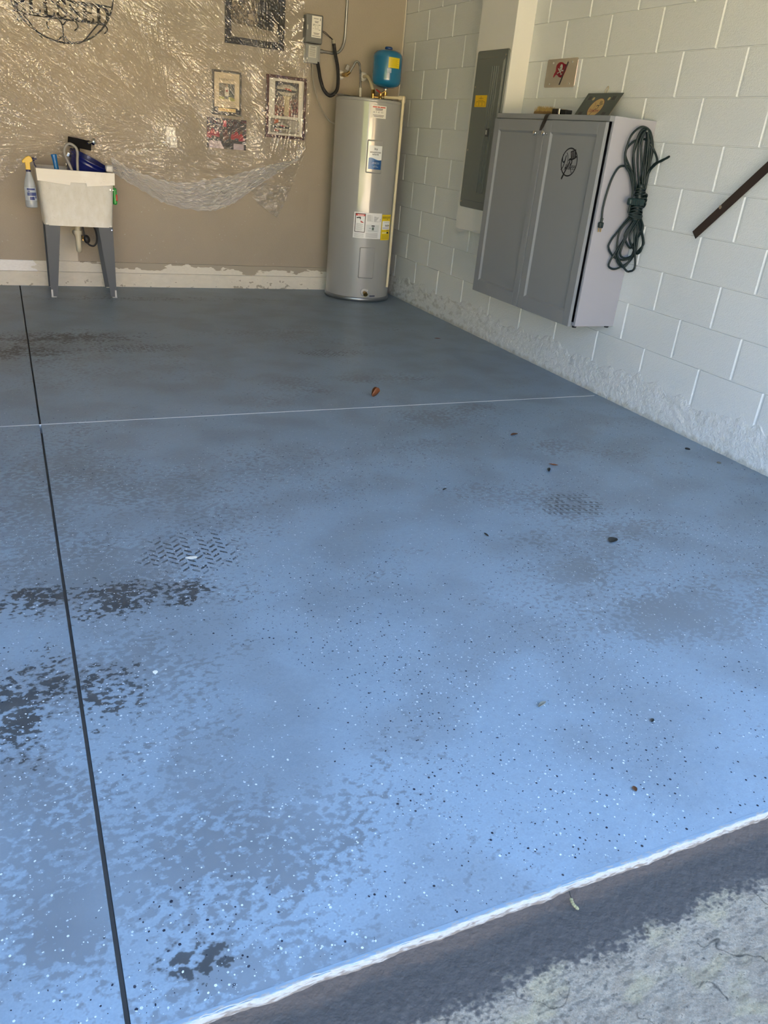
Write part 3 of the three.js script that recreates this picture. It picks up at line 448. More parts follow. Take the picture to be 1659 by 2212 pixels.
// ---------------------------------------------------------------- pictures, sign and outlet under the plastic
function framed(name, label, x0, x1, y0, y1, bar, depth, frameMat, draw, tw, th, matBar = 0) {
  const o = thing(name, label, 'picture', [(x0 + x1) / 2, y0, 0.001]); const w = x1 - x0, h = y1 - y0;
  if (bar) {
    const outer = rrShape(w - 0.004, h - 0.004, 0.002, 0, h / 2), hole = rrShape(w - 2 * bar, h - 2 * bar, 0.001, 0, h / 2); outer.holes.push(new THREE.Path(hole.getPoints(4)));
    part('frame', extrude(outer, depth - 0.004, 0.002).translate(0, 0, 0.002), frameMat, o);
  }
  part('print', box(w - 2 * bar, h - 2 * bar, bar ? depth * 0.5 : 0.005, 0, h / 2, bar ? depth * 0.25 : 0.003), std('#ffffff', 0.35, { map: canvasTex(tw, th, draw) }), o);
  return o;
}
const person = (g, x, y, s, body, skin) => { g.fillStyle = body; g.beginPath(); g.moveTo(x - 0.5 * s, y + 1.6 * s); g.quadraticCurveTo(x - 0.6 * s, y + 0.3 * s, x, y + 0.25 * s); g.quadraticCurveTo(x + 0.6 * s, y + 0.3 * s, x + 0.5 * s, y + 1.6 * s); g.fill(); g.fillStyle = skin; g.beginPath(); g.arc(x, y, 0.28 * s, 0, 7); g.fill(); };
framed('picture_frame', 'large dark framed sepia photograph of a crowd and a dark suited figure', -1.478, -1.018, 1.803, 2.36, 0.045, 0.022, std(rgb(0.02, 0.019, 0.018), 0.7), (g, w, h) => {
  g.fillStyle = '#4b4238'; g.fillRect(0, 0, w, h); for (let k = 0; k < 2600; k++) { const v = 40 + rnd() * 120; g.fillStyle = `rgb(${v},${v * 0.9},${v * 0.78})`; g.beginPath(); g.ellipse(rnd() * w, rnd() * h * 0.8, 3 + rnd() * 5, 4 + rnd() * 8, rnd(), 0, 7); g.fill(); }
  g.fillStyle = '#16130f'; g.beginPath(); g.moveTo(w * 0.66, h * 0.25); g.bezierCurveTo(w * 0.5, h * 0.45, w * 0.55, h * 0.75, w * 0.56, h * 0.88); g.lineTo(w, h * 0.9); g.lineTo(w, h * 0.2); g.fill(); g.fillStyle = '#8d7d6c'; g.beginPath(); g.arc(w * 0.75, h * 0.2, 34, 0, 7); g.fill();
  g.fillStyle = '#8c8273'; g.beginPath(); g.moveTo(0, h * 0.8); g.lineTo(w, h * 0.855); g.lineTo(w, h); g.lineTo(0, h); g.fill(); g.fillStyle = '#a29888'; g.beginPath(); g.ellipse(w * 0.32, h * 0.87, 50, 18, 0, 0, 7); g.fill(); g.beginPath(); g.ellipse(w * 0.85, h * 0.96, 70, 16, 0, 0, 7); g.fill();
  g.fillStyle = '#a89a86'; g.beginPath(); g.ellipse(w * 0.93, h * 0.79, 16, 34, 0.2, 0, 7); g.fill(); g.beginPath(); g.moveTo(w * 0.34, h * 0.66); g.lineTo(w * 0.45, h * 0.64); g.lineTo(w * 0.48, h * 0.74); g.lineTo(w * 0.38, h * 0.72); g.fill();
}, 400, 512);
framed('picture_frame', 'black framed cream certificate with a small plaque at its foot', -1.576, -1.348, 1.314, 1.62, 0.014, 0.016, std(rgb(0.05, 0.047, 0.04), 0.4), (g, w, h) => {
  g.fillStyle = '#cfc0a4'; g.fillRect(0, 0, w, h); g.fillStyle = '#5b5246'; g.font = 'bold 26px serif'; g.textAlign = 'center'; g.fillText('LEGENDARY', w / 2, 72, 150); g.fillStyle = '#6d6a62'; g.fillRect(w * 0.2, 96, w * 0.6, 140); g.fillStyle = '#3f4a49'; g.fillRect(w * 0.55, 100, w * 0.25, 110); g.fillStyle = '#d6cfc0'; g.fillRect(w * 0.42, 130, w * 0.16, 80); g.fillStyle = '#9b5a4e'; g.fillRect(w * 0.46, 150, 20, 20); g.fillStyle = '#9a8a78'; g.beginPath(); g.arc(w * 0.5, 118, 14, 0, 7); g.fill(); g.fillStyle = '#a5a35c'; g.beginPath(); g.ellipse(w * 0.3, 228, 26, 12, 0, 0, 7); g.fill(); g.beginPath(); g.ellipse(w * 0.68, 232, 36, 16, 0.3, 0, 7); g.fill();
  g.fillStyle = '#8f8471'; for (let k = 0; k < 4; k++) g.fillRect(w * 0.12, 262 + k * 15, w * 0.76, 4); g.fillStyle = '#26221c'; g.fillRect(0, h - 52, w, 52); g.fillStyle = '#e6cf8e'; g.fillRect(w * 0.17, h - 46, w * 0.68, 32); g.fillStyle = '#c07a48'; g.font = 'bold 20px serif'; g.fillText('12 TOM BRADY 12', w / 2, h - 23, w * 0.6);
}, 256, 364);
framed('wall_print', 'unframed glossy print of a red clad sports crowd below the certificate', -1.617, -1.305, 1.076, 1.292, 0, 0.005, null, (g, w, h) => {
  g.fillStyle = '#2c2a30'; g.fillRect(0, 0, w, h); for (let k = 0; k < 500; k++) { g.fillStyle = ['#4a464b', '#221f24', '#6b5f5c', '#7a1f26', '#39363c'][(rnd() * 5) | 0]; g.fillRect(rnd() * w, rnd() * h * 0.5, 4 + rnd() * 9, 4 + rnd() * 9); }
  for (const [x, y, s] of [[60, 90, 52], [110, 110, 44], [310, 100, 50], [360, 120, 52], [270, 130, 40], [20, 120, 46]]) person(g, x, y, s, '#9e1b2a', '#6e4a3c'); person(g, 200, 120, 60, '#57342e', '#7a5444'); g.fillStyle = '#b5233c'; g.fillRect(170, 20, 34, 60);
  g.fillStyle = '#b9adb9'; g.fillRect(20, h * 0.76, 130, h * 0.24); g.fillRect(280, h * 0.8, 110, h * 0.2); g.fillStyle = '#17161b'; g.beginPath(); g.moveTo(170, h * 0.8); g.lineTo(240, h * 0.62); g.lineTo(270, h * 0.7); g.lineTo(220, h); g.fill(); g.fillStyle = '#e8d9e0'; g.beginPath(); g.moveTo(130, h * 0.72); g.lineTo(180, h); g.lineTo(140, h); g.fill(); g.fillStyle = '#d8a8b4'; g.beginPath(); g.arc(w - 24, h * 0.64, 13, 0, 7); g.fill();
}, 416, 288);
framed('picture_frame', 'mahogany framed white matted display holding a poster above a ticket', -1.153, -0.824, 1.19, 1.633, 0.02, 0.026, std(rgb(0.06, 0.012, 0.012), 0.35), (g, w, h) => {
  g.fillStyle = '#dedbd2'; g.fillRect(0, 0, w, h); const X = w * 0.18, W = w * 0.68; g.fillStyle = '#6b5149'; g.fillRect(X, h * 0.05, W, h * 0.6); const gr = ['#35373f', '#4e4a4b', '#6d4a44', '#7d4038']; gr.forEach((c, k) => { g.fillStyle = c; g.fillRect(X + 4, h * (0.055 + 0.147 * k), W - 8, h * 0.15); });
  for (let k = 0; k < 300; k++) { g.fillStyle = ['#2d2a2c', '#8d7d72', '#57494a', '#94685c', '#a39a8e'][(rnd() * 5) | 0]; const x = X + 6 + rnd() * (W - 22); if (Math.abs(x - w * 0.53) > 26) g.fillRect(x, h * (0.3 + rnd() * 0.32), 5 + rnd() * 9, 6 + rnd() * 12); }
  g.fillStyle = '#c9bd9c'; g.beginPath(); g.moveTo(w * 0.38, h * 0.27); g.lineTo(w * 0.68, h * 0.27); g.lineTo(w * 0.6, h * 0.35); g.lineTo(w * 0.59, h * 0.64); g.lineTo(w * 0.46, h * 0.64); g.lineTo(w * 0.46, h * 0.35); g.fill(); g.strokeStyle = '#8d7d5a'; g.lineWidth = 2; for (const x of [0.5, 0.55]) { g.beginPath(); g.moveTo(w * x, h * 0.34); g.lineTo(w * x, h * 0.62); g.stroke(); }
  const arc = (cx, cy, rx, ry, text, size) => { g.fillStyle = '#b9b3a6'; g.beginPath(); g.ellipse(cx, cy, rx, ry, 0, 0, 7); g.fill(); g.strokeStyle = '#33353c'; g.lineWidth = 3; g.stroke(); g.fillStyle = '#33353c'; g.font = `bold ${size}px serif`; g.textAlign = 'center'; for (let k = 0; k < text.length; k++) { const a = (k - (text.length - 1) / 2) * 0.21; g.save(); g.translate(cx + Math.sin(a) * rx * 0.82, cy - Math.cos(a) * ry * 0.66); g.rotate(a * 0.7); g.fillText(text[k], 0, 0); g.restore(); } g.fillRect(cx - rx * 1.02, cy - size * 0.2, rx * 2.04, size * 1.0); g.fillStyle = '#a33c33'; g.beginPath(); g.moveTo(cx - rx * 0.3, cy - size * 0.6); g.quadraticCurveTo(cx + rx * 0.3, cy - size * 1.0, cx + rx * 0.5, cy + size * 0.3); g.lineTo(cx + rx * 0.1, cy); g.fill(); };
  arc(w * 0.52, h * 0.19, w * 0.29, h * 0.1, 'UNDEFEATED', 19); g.fillStyle = '#c9b2aa'; g.beginPath(); g.arc(w * 0.8, h * 0.625, 9, 0, 7); g.fill();
  g.fillStyle = '#55524e'; g.fillRect(w * 0.08, h * 0.7, w * 0.82, h * 0.255); g.fillStyle = '#8f8a83'; g.fillRect(w * 0.095, h * 0.71, w * 0.79, h * 0.235); g.fillStyle = '#a9a49b'; g.fillRect(w * 0.6, h * 0.72, w * 0.27, h * 0.2); g.fillStyle = '#bd6a4d'; g.fillRect(w * 0.18, h * 0.72, w * 0.12, h * 0.08); g.fillRect(w * 0.2, h * 0.88, w * 0.12, h * 0.05); arc(w * 0.4, h * 0.84, w * 0.22, h * 0.075, 'UNDEFEATED', 15);
}, 300, 414);
{
  const o = thing('outlet', 'white wall outlet with a plug in night light under the plastic', 'outlet', [-1.893, 1.05, 0]);
  part('cover_plate', rbox(0.07, 0.115, 0.006, 0.003, 0, 0.088, 0.004), M.whitePlastic, o); part('plug_in', rbox(0.056, 0.08, 0.03, 0.01, 0.012, 0.042, 0.022, 3), std(rgb(0.76, 0.75, 0.72), 0.35), o, 'white plug in unit'); part('lens', new THREE.SphereGeometry(0.008, 16, 12).scale(1, 1, 0.4).translate(0.012, 0.052, 0.0372), std(rgb(0.55, 0.55, 0.54), 0.3), o); part('seam', box(0.05, 0.003, 0.001, 0.012, 0.018, 0.0374), std(rgb(0.35, 0.35, 0.34), 0.5), o);
  for (const s of [-1, 1]) part('slot', box(0.003, 0.01, 0.001, s * 0.007, 0.118, 0.0073), M.blackPlastic, o);
}
const font = await new FontLoader().loadAsync('fonts/droid/droid_serif_bold.typeface.json');
{
  const s = thing('round_sign', 'round black metal scroll sign reading BLESSED on the back wall', 'sign', [-2.612, 1.657, 0.006]);
  const iron = phys(rgb(0.01, 0.01, 0.01), 0.8, { specularIntensity: 0.4 }), cy = 0.353, R = 0.347;
  part('ring', new THREE.TorusGeometry(R, 0.0055, 8, 96).translate(0, cy, 0), iron, s);
  for (const y of [0.148, 0.262]) { const hw = Math.sqrt(R * R - (cy - y) ** 2); part('bar', box(hw * 2, 0.011, 0.006, 0, y, 0), iron, s); }
  const t = new TextGeometry('BLESSED', { font, size: 0.1, depth: 0.005, curveSegments: 5 }); t.computeBoundingBox(); const bb = t.boundingBox; t.translate(-bb.min.x, -bb.min.y, -0.0025); t.scale(0.625 / (bb.max.x - bb.min.x), 0.106 / (bb.max.y - bb.min.y), 1); t.translate(-0.312, 0.152, 0);
  part('lettering', t, iron, s, 'large serif capitals');
  const sc = [[[-0.002, 0, 0], [-0.004, 0.108, 0], [-0.03, 0.146, 0], [-0.08, 0.138, 0], [-0.104, 0.108, 0], [-0.094, 0.08, 0]], [[-0.004, 0.108, 0], [0.035, 0.146, 0], [0.08, 0.146, 0], [0.099, 0.115, 0], [0.076, 0.09, 0]], [[0.005, 0.044, 0], [0.05, 0.013, 0], [0.123, 0.028, 0], [0.23, 0.142, 0], [0.272, 0.152, 0], [0.296, 0.122, 0], [0.274, 0.095, 0]], [[-0.248, 0.14, 0], [-0.19, 0.075, 0], [-0.141, 0.02, 0]], [[-0.01, 0.044, 0], [-0.05, 0.013, 0], [-0.09, 0.012, 0]], [[-0.3, 0.13, 0], [-0.28, 0.1, 0], [-0.262, 0.11, 0], [-0.268, 0.13, 0]]];
  for (const pts of sc) { part('scroll', tube(pts, 0.0045, { seg: 40, rad: 7 }), iron, s); part('scroll', tube(pts.map(([x, y, z]) => [-x, 2 * cy - y - 0.001, z]), 0.0045, { seg: 40, rad: 7 }), iron, s); }
}
// ---------------------------------------------------------------- clear plastic sheeting hung over the back wall
{
  const film = phys(rgb(0.97, 0.965, 0.95), 0.1, { transmission: 1, thickness: 0, ior: 1.8, side: THREE.DoubleSide });
  const film2 = phys(rgb(0.97, 0.97, 0.97), 0.14, { transmission: 1, thickness: 0, ior: 1.8, side: THREE.DoubleSide });
  const sh = thing('plastic_sheet', 'clear wrinkled plastic sheeting draped over the tan wall and pictures', 'plastic sheet', [0, 0, 0]);
  const hem = [[-3.8, 0.7], [-3.4, 0.72], [-3.121, 0.734], [-3.083, 0.749], [-2.94, 0.876], [-2.796, 0.933], [-2.48, 0.903], [-2.326, 0.86], [-2.155, 0.79], [-1.948, 0.73], [-1.621, 0.72], [-1.432, 0.75], [-1.319, 0.79], [-1.221, 0.7], [-1.052, 0.588], [-0.946, 0.774], [-0.827, 1.082]];
  const hemX = []; { let L = 0; hem.forEach((p, i) => { if (i) L += Math.hypot(p[0] - hem[i - 1][0], (p[1] - hem[i - 1][1])); hemX.push(L); }); }
  const along = (s) => { const L = s * hemX.at(-1); let i = 1; while (i < hem.length - 1 && hemX[i] < L) i++; const t = (L - hemX[i - 1]) / (hemX[i] - hemX[i - 1]); return [lerp(hem[i - 1][0], hem[i][0], t), lerp(hem[i - 1][1], hem[i][1], t)]; };
  const rects = [[-1.478, -1.018, 1.803, 2.36, 0.024], [-1.576, -1.348, 1.314, 1.62, 0.018], [-1.617, -1.305, 1.076, 1.292, 0.007], [-1.153, -0.824, 1.19, 1.633, 0.028], [-1.92, -1.85, 1.05, 1.195, 0.04], [-2.97, -2.26, 1.657, 2.36, 0.012], [-0.88, -0.7, 1.74, 2.08, 0.03]];
  const ridge = (v) => { const a = 1 - Math.abs(v); return a * a * a; };
  const fan = (x, y, px, py, a0, a1, reach, K, sd) => { const dx = x - px, dy = y - py, r = Math.hypot(dx, dy); let a = Math.atan2(dy, dx); if (a < -2.2) a += 2 * Math.PI; const w = smooth(a0 - 0.25, a0 + 0.1, a) * smooth(a1 + 0.25, a1 - 0.1, a) * smooth(reach, reach * 0.35, r) * smooth(0.0, 0.08, r); return w ? [w, ridge(n2(a * K + sd, r * 1.6 + 0.12 * n2b(x * 9, y * 9))) * Math.min(1, r * 3.2 + 0.15)] : [0, 0]; };
  const depth = (x, y) => {
    let b = 0.016; for (const [x0, x1, y0, y1, d] of rects) { const dx = Math.max(x0 - x, 0, x - x1), dy = Math.max(y0 - y, 0, y - y1), q = Math.hypot(dx, dy); if (q < 0.3) b = Math.max(b, 0.016 + (d + 0.004 - 0.01) * Math.pow(1 - smooth(0, 0.3, q), 2) + (q < 0.004 ? 0.001 : 0)); }
    // long diagonal tension folds
    const dir = -0.52 + 0.22 * Math.sin(x * 1.4 + 1), c = Math.cos(-0.6), s = Math.sin(-0.6), al = x * c + y * s, ac = -x * s + y * c;
    const warp = 0.02 * n2(x * 3, y * 3), wd = smooth(1.05, 1.35, y) * smooth(-0.8, -1.25, x) * (0.35 + 0.65 * smooth(-0.3, 0.35, n2b(al * 1.2, ac * 5 + 3)));
    let f = 0.009 * wd * ridge(n2(al * 2.2 + 5, (ac + warp) * 26)) + 0.0045 * wd * ridge(n2b(al * 4.5, (ac + warp) * 58));
    for (const [px, py, a0, a1, reach, K, sd, amp] of [[-1.89, 1.17, 1.75, 2.75, 1.1, 11, 0, 0.012], [-1.15, 1.64, 1.7, 3.0, 0.9, 12, 9, 0.011], [-1.15, 1.2, 2.2, 3.3, 0.5, 10, 4, 0.008], [-1.47, 1.82, 1.8, 3.2, 0.7, 9, 30, 0.009], [-0.88, 1.9, -1.9, -1.2, 1.0, 14, 7, 0.012], [-2.5, 1.02, 2.2, 3.5, 0.9, 9, 12, 0.013], [-1.62, 1.03, 0.1, 1.0, 0.5, 8, 15, 0.016], [-1.89, 1.08, -1.9, -0.9, 0.4, 8, 21, 0.01], [-1.9, 1.1, 2.7, 3.4, 0.9, 8, 17, 0.012]]) { const [w, v] = fan(x, y, px, py, a0, a1, reach, K, sd); f += amp * w * v; }
    // small crinkles, strongest to the left, and the fold lines of the packed sheet
    const k = 0.35 + 0.65 * smooth(-1.5, -2.3, x) * smooth(2.0, 1.6, y);
    f += 0.005 * k * ridge(n2(x * 34 + 0.8 * n2b(x * 8, y * 8), y * 17)) + 0.0016 * k * ridge(n2b(x * 75, y * 48));
    const cr = (y + 0.05 * x + 0.004 * n2(x * 3, y)) / 0.083, q = Math.abs(cr - Math.round(cr)); f += 0.0022 * smooth(0.06, 0.0, q) * (0.4 + 0.6 * smooth(-0.2, 0.4, n2b(x * 2, Math.round(cr))));
    f += 0.012 * fbm(n2, x * 2.1, y * 2.1, 2);
    // slack folds near the hem
    const hemL = y - 0.78, sl = smooth(0.4, 0.02, hemL); f += sl * (0.012 * ridge(n2(x * 2.2, hemL * 16 + 0.8 * x)) + 0.006 * ridge(n2b(x * 4, hemL * 34)) + 0.003 * ridge(n2(x * 13, hemL * 40)) + 0.02);
    return Math.max(b, 0.012) + f;
  };
  const NU = 760, NV = 440;
  part('sheet', surface(NU, NV, (u, v) => {
    const B = along(u), tx = lerp(-3.8, -0.9, u), ty = 2.62, k = 1 - v, e = u > 0.9 ? (u - 0.9) / 0.1 : 0;
    let x = lerp(B[0], tx, Math.pow(k, 0.9)) , y = lerp(B[1], ty, k);
    x += e * (0.05 * Math.sin(Math.min(1, k * 1.6) * Math.PI) + 0.012 * n2(k * 9, 2)); y += (v > 0.97 ? 0.006 * n2b(u * 90, 1) : 0);
    return [x, y, depth(x, y) + e * e * 0.012 * (1 + n2b(k * 12, u * 8))];
  }), film, sh);
  // gathered hem hanging as a loose bag
  const top = [[-2.347, 0.95], [-2.15, 0.862], [-1.873, 0.812], [-1.508, 0.87], [-1.207, 0.958], [-0.86, 1.06]], bot = [[-2.345, 0.845], [-2.155, 0.744], [-1.948, 0.648], [-1.621, 0.613], [-1.432, 0.672], [-1.2, 0.84]];
  const cu = (pts) => new THREE.CatmullRomCurve3(pts.map(([x, y]) => V(x, y, 0))), ct = cu(top), cb = cu(bot);
  const bag = (name, dz, amp, sd) => part(name, surface(300, 60, (u, v) => {
    const a = ct.getPoint(u), b = cb.getPoint(u), t = v, x = lerp(a.x, b.x, t), y = lerp(a.y, b.y, t), belly = Math.sin(Math.PI * clamp(t * 0.92 + 0.04)), ends = smooth(0, 0.12, u) * smooth(1, 0.8, u);
    return [x, y + 0.008 * n2(u * 20, 3 + sd), 0.052 + dz * belly * ends + amp * (ridge(n2(u * 5 + sd, t * 7 + u * 3)) * 0.9 + 0.5 * ridge(n2b(u * 11, t * 15 + sd)) + 0.4 * ridge(n2(u * 34, t * 26 + sd)) + 0.22 * ridge(n2b(u * 80, t * 40 + sd))) * (0.3 + belly)];
  }), film2, sh, 'gathered loose fold along the lower edge');
  const milky = phys(rgb(0.9, 0.9, 0.9), 0.3, { transmission: 0.72, thickness: 0, ior: 1.6, side: THREE.DoubleSide });
  bag('hem_fold', 0.022, 0.009, 0); bag('hem_fold', 0.008, 0.006, 9).material = milky;
  part('hem_fold', surface(110, 50, (u, v) => { const a = [lerp(-1.31, -0.93, u), lerp(0.86, 0.83, u)], b = [lerp(-1.225, -1.05, u), lerp(0.69, 0.586, u)], x = lerp(a[0], b[0], v), y = lerp(a[1], b[1], v); return [x, y, 0.058 + 0.011 * ridge(n2(u * 4, v * 5 + 2 * u)) + 0.005 * ridge(n2b(u * 14, v * 12))]; }), film2, sh, 'loose corner of the sheeting');
}
// ---------------------------------------------------------------- laundry sink and what it holds
{
  const s = thing('laundry_sink', 'white freestanding laundry tub on blue grey metal legs', 'sink', [-2.635, 0, 0.26]);
  const white = std(rgb(0.84, 0.83, 0.78), 0.38, { map: dataTex(256, 256, (i, j) => { const w = fbm(n2, i / 30, j / 30, 3), d = n2b(i / 5, j / 5) > 0.86 ? 0.1 : 0; return [0.97 - 0.03 * w - d, 0.965 - 0.035 * w - d, 0.95 - 0.05 * w - d]; }) });
  const rings = [[0.215, 0.18, 0.51], [0.2325, 0.197, 0.497], [0.2325, 0.197, 0.497], [0.2325, 0.197, 0.5], [0.256, 0.218, 0.862], [0.2585, 0.22, 0.866], [0.2585, 0.22, 0.866], [0.25, 0.212, 0.868], [0.238, 0.2, 0.862], [0.235, 0.197, 0.85], [0.21, 0.175, 0.53], [0.19, 0.155, 0.516], [0.001, 0.001, 0.514]];
  const NS = 96; const tub = surface(NS, rings.length - 1, (u, v) => {
    const [a, b, y] = rings[Math.round(v * (rings.length - 1))], th = u * Math.PI * 2, c = Math.cos(th), q = Math.sin(th), n = 9, k = Math.pow(Math.pow(Math.abs(c), n) + Math.pow(Math.abs(q), n), -1 / n);
    return [a * c * k, y, -b * q * k];
  }, (u, v, p) => [p[0] * 2 + 0.5, p[1] + p[2]]);
  part('tub', toCreasedNormals(tub, 0.6), white, s); part('tub_bottom', box(0.44, 0.01, 0.37, 0, 0.506, 0), white, s);
  const ap = extrude(poly([[-0.2555, 0.864], [0.2555, 0.864], [0.252, 0.788], [0.065, 0.768], [0.062, 0.789], [-0.04, 0.789], [-0.044, 0.769], [-0.251, 0.789]]), 0.004, 0.0015); ap.applyMatrix4(new THREE.Matrix4().makeRotationX(-0.058)); ap.translate(0, 0.0035, 0.2695); 
  part('rim_apron', ap, white, s, 'stepped front rim');
  for (const [x, y, r] of [[0.222, 0.757, 0.005], [0.24, 0.755, 0.003]]) part('bolt', cyl(r, r, 0.006, 10).rotateX(Math.PI / 2).translate(x, y, 0.2145), M.steel, s);
  const legM = std(rgb(0.05, 0.068, 0.09), 0.45), tab = std(rgb(0.55, 0.56, 0.55), 0.5);
  for (const sx of [-1, 1]) for (const sz of [-1, 1]) {
    const X = sx * 0.228, Zt = sz * 0.192, Zb = sz * 0.2;
    const pl = (w0, w1, ax) => { const t = 0.004; const sh = poly([[0, 0.5], [-w0, 0.5], [-w1, 0.004], [0, 0.004]]); const g = extrude(sh, t); if (ax) g.rotateY(Math.PI / 2); return g; };
    const front = pl(0.1, 0.042, false); if (sx < 0) front.scale(-1, 1, 1); const fi = front.index; if (sx < 0) { const p = front.attributes.position; for (let i = 0; i < p.count; i += 3) { const b = [p.getX(i + 1), p.getY(i + 1), p.getZ(i + 1)]; p.setXYZ(i + 1, p.getX(i + 2), p.getY(i + 2), p.getZ(i + 2)); p.setXYZ(i + 2, ...b); } front.computeVertexNormals(); }
    const side = extrude(poly([[0, 0.5], [sz * -0.09, 0.5], [sz * -0.036, 0.004], [0, 0.004]]), 0.004); side.rotateY(-Math.PI / 2);
    const g = mergeGeometries([front.translate(0, 0, sz > 0 ? 0.001 : -0.005), side.translate(sx > 0 ? 0 : 0.004, 0, 0)]);
    const leg = part('leg', g, legM, s); leg.position.set(X, 0, Zt); leg.rotation.x = -(Zb - Zt) / 0.5;
    part('foot', mergeGeometries([box(0.034, 0.004, 0.03, -sx * 0.016, 0.002, sz * 0.005), box(0.012, 0.05, 0.003, -sx * 0.006, 0.027, sz > 0 ? 0.0065 : -0.0065)]), tab, leg, 'worn white foot');
  }
  part('leg_bolt', cyl(0.005, 0.005, 0.006, 10).rotateX(Math.PI / 2).translate(0.218, 0.482, 0.2), M.chrome, s);
  const pvc = std(rgb(0.62, 0.58, 0.44), 0.4);
  const dr = part('drain_pipe', mergeGeometries([rod([0, 0.505, -0.01], [0, 0.36, -0.01], 0.0205, 20), tube([[0, 0.37, -0.01], [0, 0.33, -0.012], [0.002, 0.305, -0.03], [0.004, 0.305, -0.06], [0.004, 0.33, -0.078], [0.004, 0.37, -0.08], [0.0, 0.4, -0.1], [-0.005, 0.405, -0.232]], 0.0205, { seg: 60, rad: 16 })]), pvc, s, 'cream plastic drain trap');
  part('slip_nut', cyl(0.031, 0.029, 0.028, 12).translate(0, 0.432, -0.01), pvc, dr); part('slip_nut', cyl(0.03, 0.03, 0.02, 12).translate(0, 0.495, -0.01), pvc, dr); part('wall_flange', cyl(0.034, 0.034, 0.008, 24).rotateX(Math.PI / 2).translate(-0.005, 0.405, -0.254), pvc, dr);
  part('supply_stop', mergeGeometries([rod([0.05, 0.36, -0.25], [0.05, 0.36, -0.17], 0.009), rod([0.05, 0.36, -0.18], [0.05, 0.385, -0.18], 0.011)]), M.brass, s);
  const f = new THREE.Group(); f.name = 'faucet'; s.add(f);
  part('faucet_body', mergeGeometries([rbox(0.16, 0.03, 0.05, 0.008, 0.04, 0.88, -0.185), rod([0.04, 0.88, -0.185], [0.04, 1.03, -0.19], 0.014), rod([0.04, 1.03, -0.19], [0.1, 1.055, -0.15], 0.011)]), M.chrome, f);
  part('spray_head', mergeGeometries([new THREE.SphereGeometry(0.021, 24, 18).scale(0.9, 1.15, 0.9).translate(0.147, 1.056, 0.03), rod([0.1, 1.055, -0.15], [0.147, 1.058, 0.03], 0.009), rod([0.147, 1.06, 0.03], [0.105, 1.042, 0.06], 0.009, 14, 0.006)]), M.chrome, f, 'chrome spout end');
}
{
  const b = thing('blue_bucket', 'glossy dark blue plastic bucket tipped over in the laundry sink', 'bucket', [-2.548, 0.83, 0.26]);
  const m = phys(rgb(0.006, 0.012, 0.13), 0.25, { clearcoat: 0.4, side: THREE.DoubleSide });
  const g = new THREE.Group(); g.name = 'bucket_shell';
  const body = part('pail', lathe([[0.0, -0.1], [0.105, -0.1], [0.11, -0.095], [0.135, 0.04], [0.14, 0.042], [0.141, 0.052], [0.137, 0.054], [0.139, 0.066], [0.145, 0.068], [0.1465, 0.078], [0.143, 0.081], [0.138, 0.078], [0.107, -0.085], [0, -0.09]], 64), m, b);
  body.rotation.set(0.12, 0, -0.43); body.position.set(0.0, 0.035, 0);
  const ear = part('handle_ear', rbox(0.02, 0.03, 0.014, 0.004, -0.145, 0.04, 0.02), M.chrome, body, 'metal handle ear');
}
{
  const t = thing('black_tray', 'flat black plastic tray standing up behind the blue bucket in the sink', 'tray', [-2.592, 0.873, 0.16]);
  const dull = phys(rgb(0.006, 0.006, 0.007), 0.7, { specularIntensity: 0.3 });
  const g = rbox(0.155, 0.062, 0.07, 0.004, 0, 0.16, 0); g.rotateZ(-0.13); const m = part('tray_panel', g, dull, t);
  part('bracket', span(-0.02, 0.02, -0.005, 0.14, -0.03, -0.015), dull, t);
}
tag(part('grey_hose', tube([[-2.644, 0.83, 0.41], [-2.668, 0.9, 0.41], [-2.692, 0.955, 0.41], [-2.692, 1.0, 0.41], [-2.662, 1.032, 0.41], [-2.622, 1.015, 0.41], [-2.61, 0.98, 0.41], [-2.614, 0.93, 0.41], [-2.618, 0.83, 0.41]], 0.0095, { seg: 90, rad: 12 }), std(rgb(0.3, 0.29, 0.27), 0.4), scene), 'looped grey hose standing up out of the laundry sink', 'hose');
{
  const b = thing('scrub_brush', 'bright blue brush handle standing in the laundry sink', 'brush', [-2.735, 0.72, 0.38]);
  const g = lathe([[0, -0.02], [0.018, -0.018], [0.017, 0.12], [0.015, 0.17], [0.017, 0.21], [0.02, 0.236], [0.018, 0.24], [0.012, 0.238], [0, 0.225]], 28); g.scale(1, 1, 0.7); g.rotateZ(0.12); part('handle', g, std(rgb(0.005, 0.14, 0.42), 0.3), b);
  const k = cyl(0.004, 0.004, 0.05, 8).scale(1, 1, 1); k.rotateZ(0.12).translate(-0.016, 0.16, 0.012); part('grip_slot', k, std(rgb(0.01, 0.22, 0.5), 0.3), b);
}
tag(part('plastic_container', rbox(0.05, 0.045, 0.06, 0.012, -2.4, 0.889, 0.36).rotateZ(0), std(rgb(0.68, 0.68, 0.68), 0.4), scene), 'small white plastic tub wedged in the sink beside the bucket', 'container');
